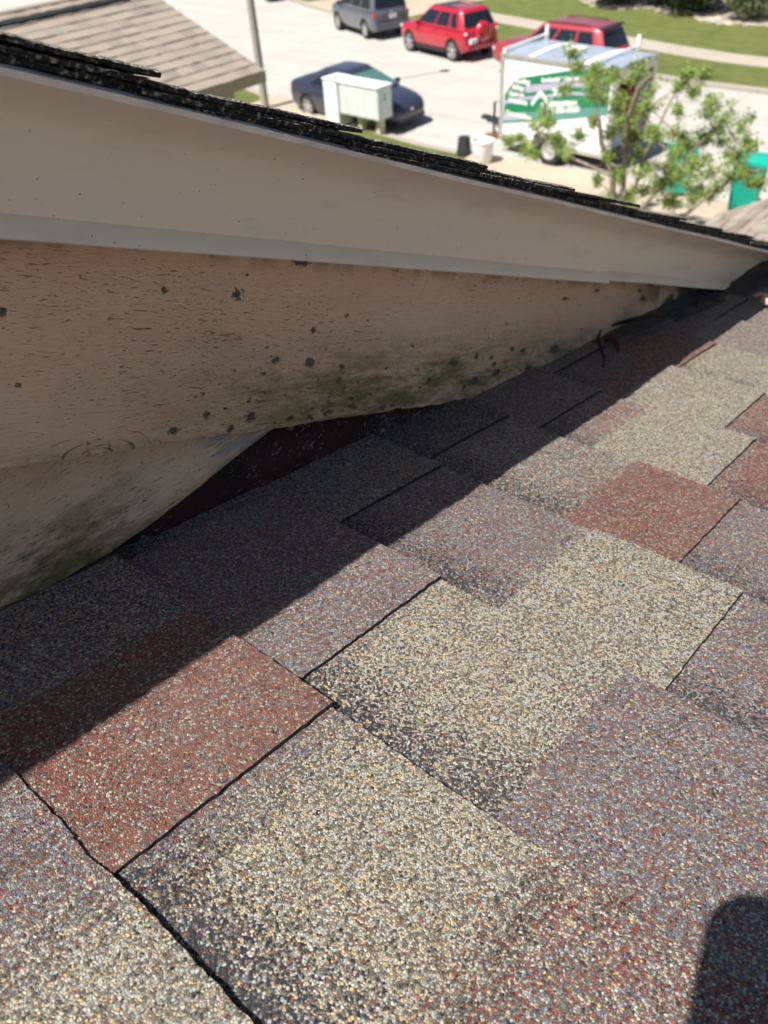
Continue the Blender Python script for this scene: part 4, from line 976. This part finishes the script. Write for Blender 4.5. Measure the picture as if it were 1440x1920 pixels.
# tongue, jack, block
mb = MB(); mb.tube([(.1, .15, .42), (-.75, .81, .46)], .05, 6); mb.tube([(.1, 1.6, .42), (-.75, .94, .46)], .05, 6); mb.box((-1.10, .80, .42), (-.05, .95, .56)); mb.build('tongue', M['steel'], tr)
mb = MB(); mb.tube([(-.88, .87, .14), (-.88, .87, .95)], .04, 8); mb.tube([(-.88, .87, .95), (-.76, .87, 1.0)], .015, 6); mb.build('jack', M['steel'], tr)
mb = MB(); mb.box((-1.30, .78, .47), (-1.05, .97, .58)); mb.build('coupler', M['steel'], tr, bevel=.03)
blk = MB(); blk.box((-.22, -.10, 0), (.22, .10, .14)); bo = blk.build('timber_block', M['wood'], bevel=.008)
jp = tr.matrix_basis; trm = Matrix.Translation((-12.84, 19.57, 0)) @ Matrix.Rotation(-.085, 4, 'Z'); p = trm @ Vector((-.88, .87, 0)); bo.location = (p.x, p.y, 0); bo.rotation_euler = (0, 0, .95)
tag(bo, 'brown timber block under the tongue jack of the cargo trailer', 'wood block')
for y in (.10, TW-.10):
    mb = MB(); rad = .36; mb.lathe([(rad*.62, -.1), (rad*.93, -.1), (rad, -.07), (rad, .07), (rad*.93, .1), (rad*.62, .1), (rad*.62, -.1)], 28, (0, 0, 0), 'y'); wo = mb.build('wheel', M['tyre'], tr, 50); wo.location = (1.75, y-(.16 if y < 1 else -.16), rad)
    mb = MB(); s = -1 if y < 1 else 1; mb.lathe([(rad*.63, s*.085), (rad*.5, s*.07), (rad*.45, s*.03), (.1, s*.05), (.001, s*.07)], 24, (0, 0, 0), 'y'); mb.build('rim', M['alu'], wo, 40)
    mb = MB(); yy = (-.22, .0) if y < 1 else (TW, TW+.22)
    prof = [(1.24, .42), (1.31, .72), (1.50, .82), (2.00, .82), (2.19, .72), (2.26, .42)]
    rings = [[(x, yy[0], z), (x, yy[1], z), (x, yy[1], z-.02), (x, yy[0], z-.02)] for x, z in prof]; mb.loft(rings); mb.build('mudguard', M['alu'], tr)
# graphics on the near side: (a, b) -> x = a*.98, z = ZB + b*.985
def gp(pts): return [(a*.885, ZB + b*.985) for a, b in pts]
def panel(name, pts, mat, off):
    mb = MB(); q = gp(pts); n = len(q); mb.add([(x, -off, z) for x, z in q] + [(x, -off+.002, z) for x, z in q], [tuple(range(n)), tuple(range(n, 2*n))[::-1]]); return mb.build(name, mat, tr)
panel('sign_graphic', [(.14, .30), (.16, 1.04), (.52, 1.45), (.92, 1.53), (2.43, 1.84), (3.70, 1.95), (3.70, .98), (2.57, .74)], M['lgreen'], .0045)
panel('sign_graphic', [(.89, 1.32), (2.46, 1.61), (3.70, 1.70), (3.70, 1.58), (2.48, 1.47), (.90, 1.15)], M['lilac'], .0075)
panel('sign_graphic', [(.16, .88), (.91, 1.06), (2.49, 1.36), (3.7, 1.46), (3.7, 1.40), (2.5, 1.29), (.9, .98), (.16, .79)], M['lilac'], .0075)
panel('sign_graphic', [(.14, .52), (1.01, .69), (2.54, .99), (3.7, 1.16), (3.70, .98), (2.57, .74), (.14, .30)], M['teal'], .0075)
panel('sign_graphic', [(.16, .54), (.95, .69), (.90, .52), (.30, .40), (.16, .38)], M['lilac'], .0105)
def ttext(txt, a, b, size, mat=M['white'], shear=.15, rot=.17, bold=.008):
    x, z = gp([(a, b)])[0]
    return text_mesh('sign_lettering', txt, size*.92, mat, tr, Matrix.Translation((x, -.013, z)) @ Matrix.Rotation(R(90), 4, 'X') @ Matrix.Rotation(rot, 4, 'Z'), .002, shear, bold=bold)
for tx, a, b, r_ in (('Roofing', .50, 1.36, .02), ('Siding', .42, 1.20, .02), ('Gutters', .30, 1.03, .02), ('Windows', .30, .86, .02), ('Construction', .22, .55, -.02)): ttext(tx, a, b, .17, rot=r_)
ttext('Residential & Commercial', 1.46, 1.47, .135); ttext('CONSTRUCTION', 1.5, .90, .15); ttext('(321) 302-5550', 1.52, .74, .20)
ttext('Licensed & Insured', .35, 1.62, .09, M['lilac'], rot=0, bold=0); ttext('3', 1.80, 1.07, .42, shear=.3, bold=.012)
ttext('free', 2.6, .12, .16, M['blue'], rot=0)
mb = MB()
for (p0, p1) in (((1.16, .90), (1.45, 1.25)), ((1.45, 1.25), (1.78, .98)), ((1.78, .98), (2.5, 1.10))):
    q = gp([p0, p1]); dx, dz = q[1][0]-q[0][0], q[1][1]-q[0][1]; l_ = math.hypot(dx, dz); nx_, nz_ = -dz/l_*.04, dx/l_*.04
    mb.add([(q[0][0]-nx_, -.014, q[0][1]-nz_), (q[1][0]-nx_, -.014, q[1][1]-nz_), (q[1][0]+nx_, -.014, q[1][1]+nz_), (q[0][0]+nx_, -.014, q[0][1]+nz_)], [(0, 1, 2, 3)])
mb.build('roofline_logo', M['white'], tr)
# things inside the open trailer
def inside(name, a, b, mat, label, cat):
    mb = MB(); mb.box(a, b); mb.box((a[0]+.05, a[1]-.006, a[2]+.08), (b[0]-.05, a[1], b[2]-.08)); o = mb.build(name, mat, bevel=.02); o.location = (-12.84, 19.57, 0); o.rotation_euler = (0, 0, -.085); tag(o, label, cat)
inside('storage_crate', (2.45, 1.0, .505), (3.1, 1.65, 1.72), M['dred'], 'tall dark red crate standing inside the open back of the cargo trailer', 'crate')
inside('storage_box', (2.6, .15, .505), (3.3, .80, 1.25), M['blue'], 'pale blue box standing inside the open back of the cargo trailer', 'box')

# ------------------------------------------------------------------ bucket and pail on the near pavement
b = empty('white_bucket', (-12.50, 18.30, .13)); tag(b, 'white plastic bucket standing on the concrete left of the trailer wheel', 'bucket'); b.scale = (1.45, 1.45, 1.3)
mb = MB(); mb.lathe([(.001, 0), (.150, 0), (.162, .02), (.198, .40), (.210, .40), (.210, .43), (.192, .43), (.145, .03), (.001, .02)], 28); mb.build('bucket_body', M['white'], b, 40)
mb = MB(); mb.tube([(.20*math.cos(a), .02-.20*math.sin(a)*.25, .38-.17*math.sin(a)) for a in np.linspace(0, math.pi, 14)], .005, 6); mb.build('handle', M['alu'], b, 50)
text_mesh('lettering', 'TT', .11, M['lilac'], b, Matrix.Translation((-.07, -.195, .12)) @ Matrix.Rotation(R(84), 4, 'X'), .001)
b = empty('dark_pail', (-13.35, 18.65, .13)); tag(b, 'small dark pail turned upside down left of the white bucket', 'pail'); b.scale = (1.3, 1.3, 1.3)
mb = MB(); mb.lathe([(.001, 0), (.12, 0), (.155, .30), (.165, .30), (.165, .32), (.14, .32), (.105, .02), (.001, .02)], 24)
o = mb.build('pail_body', M['steel'], b, 40); o.rotation_euler = (R(180), 0, 0); o.location = (0, 0, .32)
mb = MB(); mb.tube([(.155*math.cos(a), -.155*math.sin(a)*.4, .3-.12*math.sin(a)) for a in np.linspace(0, math.pi, 12)], .005, 6); h_ = mb.build('handle', M['steel'], b, 50); h_.rotation_euler = (R(180), 0, 0); h_.location = (0, 0, .34)

# ------------------------------------------------------------------ wheelie bins
def bin_(loc, rz, mat, label, grp='wheelie bins', sc=1.0):
    b = empty('wheelie_bin', loc, rz); tag(b, label, 'bin', grp); b.scale = (sc, sc, sc)
    mb = MB(); mb.loft([[(-.22, -.24, .06), (.22, -.24, .06), (.22, .24, .06), (-.22, .24, .06)], [(-.26, -.30, .6), (.26, -.30, .6), (.26, .30, .6), (-.26, .30, .6)], [(-.29, -.34, .97), (.29, -.34, .97), (.29, .34, .97), (-.29, .34, .97)]]); mb.build('bin_body', mat, b, bevel=.03)
    mb = MB(); rings = []
    for i in range(9):
        y = -.38+.76*i/8; z = 1.0+.09*math.sin(math.pi*min(1, i/8+.12)); rings.append([(-.31, y, .975), (-.31, y, z-.02), (-.22, y, z+.02), (.22, y, z+.02), (.31, y, z-.02), (.31, y, .975)])
    mb.loft(rings); mb.build('lid', mat, b, 30)
    mb = MB(); mb.tube([(-.26, .40, .97), (.26, .40, .97)], .018, 8); mb.box((-.24, .30, .93), (-.2, .41, .99)); mb.box((.2, .30, .93), (.24, .41, .99)); mb.build('handle', mat, b)
    for s in (-1, 1): mb = MB(); mb.lathe([(.001, -.03), (.11, -.03), (.12, -.01), (.12, .02), (.001, .03)], 16, (s*.25, .24, .12), 'x'); mb.build('wheel', M['tyre'], b, 40)
    return b
bin_((-7.35, 18.75, .13), .5, M['teal_bin'], 'teal wheelie bin half hidden behind the leafy tree, left of the nearer teal bin', sc=1.0)
bin_((-5.62, 18.3, .13), .2, M['teal_bin'], 'teal wheelie bin at the right edge of the photo, just above the brown front roof', sc=1.15)
bin_((-37.3, 34.3, .0), .2, M['dark_bin'], 'dark green wheelie bin far away at the top of the road by the lawn corner', sc=1.05)

# ------------------------------------------------------------------ plants
def leaf_mesh(name, pts, size, mat, parent, aspect=2.0, jitter=.3):
    pts = np.array(pts); n = len(pts); v_ = np.zeros((n, 4, 3))
    a = rng.normal(size=(n, 3)); a /= np.linalg.norm(a, axis=1)[:, None]; b_ = rng.normal(size=(n, 3)); b_ -= (b_*a).sum(1)[:, None]*a; b_ /= np.linalg.norm(b_, axis=1)[:, None]
    s = size*(1+jitter*rng.normal(size=n)).clip(.4, 1.8)
    v_[:, 0] = pts - a*s[:, None]*.5; v_[:, 1] = pts + b_*s[:, None]*.5/aspect; v_[:, 2] = pts + a*s[:, None]*.5; v_[:, 3] = pts - b_*s[:, None]*.5/aspect
    nn = np.cross(a, b_)*s[:, None]*.12; v_[:, 1] += nn; v_[:, 3] += nn
    me = bpy.data.meshes.new(name); me.from_pydata(v_.reshape(-1, 3).tolist(), [], (np.arange(n*4).reshape(n, 4)).tolist()); return link(name, me, mat, parent)
def px(x, y, Y):
    r = rayB(x, y); return CAM + r*(Y/r.y)
clumps = [(1068,105,15),(1080,128,10),(1122,140,12),(1105,150,16),(1135,160,15),(1058,172,9),(1110,180,18),(1135,192,22),(1152,208,18),(1190,152,12),(1216,178,20),(1220,204,20),(1190,132,12),(1178,232,22),(1168,252,22),(1020,216,12),(1008,240,15),(1030,235,8),(955,272,12),(985,287,12),(1050,275,15),(1085,258,9),(1290,140,6),(1318,145,12),(1270,165,10),(1298,180,12),(1330,195,15),(1270,212,9),(1330,217,16),(1360,232,20),(1385,252,20),(1402,276,14),(1350,272,20),(1300,282,18),(1268,292,14),(1370,302,18),(1390,322,18),(1330,332,22),(1290,347,22),(1240,352,22),(1208,332,18),(1160,332,13),(1140,302,12),(1200,292,18),(1250,312,14),(1422,346,10),(1180,372,11),(1250,382,18),(1300,377,15),(1120,342,9),(1225,262,12),(1345,250,14),(1310,310,16),(1275,330,15),(1035,270,13),(1062,292,13),(1000,292,9),(975,262,8)]
for _k in range(20): clumps.append((random.uniform(1130, 1410), random.uniform(250, 395), random.uniform(7, 14)))
for _k in range(8): clumps.append((random.uniform(1085, 1240), random.uniform(140, 270), random.uniform(7, 13)))
tree = empty('small_tree', (-7.15, 15.6, .12)); tag(tree, 'small sparse leafy tree with pale bare limbs in front of the trailer and the bins', 'tree')
T0 = Vector((-7.15, 15.6, .12)); cl = []
for (x, y, r_) in clumps: 
    Y = 15.5 + random.uniform(-1.1, .9); p = px(x, y, Y); cl.append((p - T0, r_/1500*(p-CAM).length))
tb = MB(); trunkpts = [Vector((0, 0, 0)), Vector((-.25, -.05, .9)), px(1150, 330, 15.5)-T0, px(1128, 270, 15.4)-T0, px(1122, 215, 15.3)-T0]
tb.tube(trunkpts, [.085, .075, .06, .052, .035], 8)
tb.tube([Vector((0, 0, .3)), px(1172, 290, 15.5)-T0, px(1178, 220, 15.4)-T0, px(1200, 160, 15.3)-T0, px(1226, 138, 15.2)-T0], [.06, .055, .048, .045, .012], 8)
tb.tube([Vector((0, 0, .2)), px(1215, 280, 15.8)-T0, px(1240, 225, 15.9)-T0, px(1262, 180, 16)-T0, px(1300, 150, 16)-T0], [.05, .032, .026, .016, .006], 7)
tb.tube([Vector((0, 0, .2)), px(1250, 340, 15.6)-T0, px(1310, 270, 15.6)-T0, px(1350, 235, 15.6)-T0], [.05, .034, .022, .008], 7)
tb.tube([px(1150, 330, 15.5)-T0, px(1080, 300, 15.3)-T0, px(1010, 262, 15.2)-T0, px(960, 268, 15.1)-T0], [.04, .026, .017, .007], 7)
tb.tube([Vector((0, 0, .2)), px(1290, 400, 15.6)-T0, px(1360, 340, 15.5)-T0, px(1425, 320, 15.4)-T0], [.04, .026, .018, .006], 7)
nodes = [Vector(p) for p in (tb.v[i] for i in range(0, len(tb.v), 8))]
# every clump is tied to the nearest node already grown
order = sorted(cl, key=lambda c: (c[0]-Vector((0, 0, .8))).length); lv = []
for (p, r_) in order:
    q = min(nodes, key=lambda n_: (n_-p).length); mid = (p+q)/2 + Vector((random.uniform(-.08, .08), random.uniform(-.08, .08), random.uniform(-.03, .1)))
    tb.tube([q, mid, p], [.016, .012, .006], 5, cap=False); nodes += [mid, p]
    for k in range(6):
        d = Vector(rng.normal(size=3)); d.z = abs(d.z)*.9+.1; d = d.normalized()*r_*random.uniform(.7, 1.3); tip = p+d; tb.tube([p, p+d*.5+Vector((0, 0, .02)), tip], [.006, .004, .002], 4, cap=False)
        for j in range(int(38 + 14*random.random())):
            t = random.uniform(.1, 1.45); lv.append(p + d*t + Vector(rng.normal(size=3))*.05)
    if random.random() < .6:  # bare twigs
        for k in range(5): d = Vector(rng.normal(size=3)).normalized()*r_*2.0; tb.tube([p, p+d*.5, p+d+Vector((0, 0, .05))], [.005, .004, .002], 4, cap=False)
tb.build('trunk', M['bark'], tree, 60); leaf_mesh('crown', lv, .058, M['leaf'], tree)

def shrub(loc, rad, h, mat, label, n=5200, seed=0, size=.13):
    s_ = empty('shrub', loc); tag(s_, label, 'shrub', 'shrubs in the bed across the road'); pts = []
    rg = np.random.default_rng(seed)
    for i in range(n):
        d = rg.normal(size=3); d /= np.linalg.norm(d); k = rg.random()**.35
        lump = 1 + .22*mnoise.noise(Vector(d*2.1) + Vector((seed, 0, 0))) + .12*mnoise.noise(Vector(d*5) + Vector((seed, 3, 0)))
        p = d*k*lump; z = h*.5 + p[2]*h*.5
        if z < .05: continue
        pts.append((p[0]*rad, p[1]*rad, z))
    leaf_mesh('foliage', pts, size, mat, s_, 1.6)
    mb = MB()
    for k in range(7): a = k*.9; mb.tube([(0, 0, 0), (math.cos(a)*rad*.3, math.sin(a)*rad*.3, h*.4), (math.cos(a)*rad*.6, math.sin(a)*rad*.6, h*.75)], [.04, .025, .01], 6)
    mb.build('stem', M['bark'], s_, 50)
shrub((-19.5, 38.8, .16), 1.5, 2.0, M['shrub'], 'dark green shrub at the left end of the sandy bed', 5600, 3)
shrub((-17.6, 39.4, .16), 1.15, 1.8, M['shrub'], 'dark shrub set back behind the gap in the sandy bed', 3400, 5)
shrub((-15.7, 38.5, .16), 1.65, 2.2, M['shrub'], 'largest dark green shrub in the middle of the sandy bed', 7000, 8)
shrub((-14.2, 40.4, .16), 1.2, 2.0, M['shrub'], 'dark shrub behind the pale speckled one', 3500, 12)
shrub((-13.1, 37.8, .16), 1.1, 1.7, M['shrub_l'], 'pale speckled green shrub at the front right of the sandy bed', 4200, 17, .11)
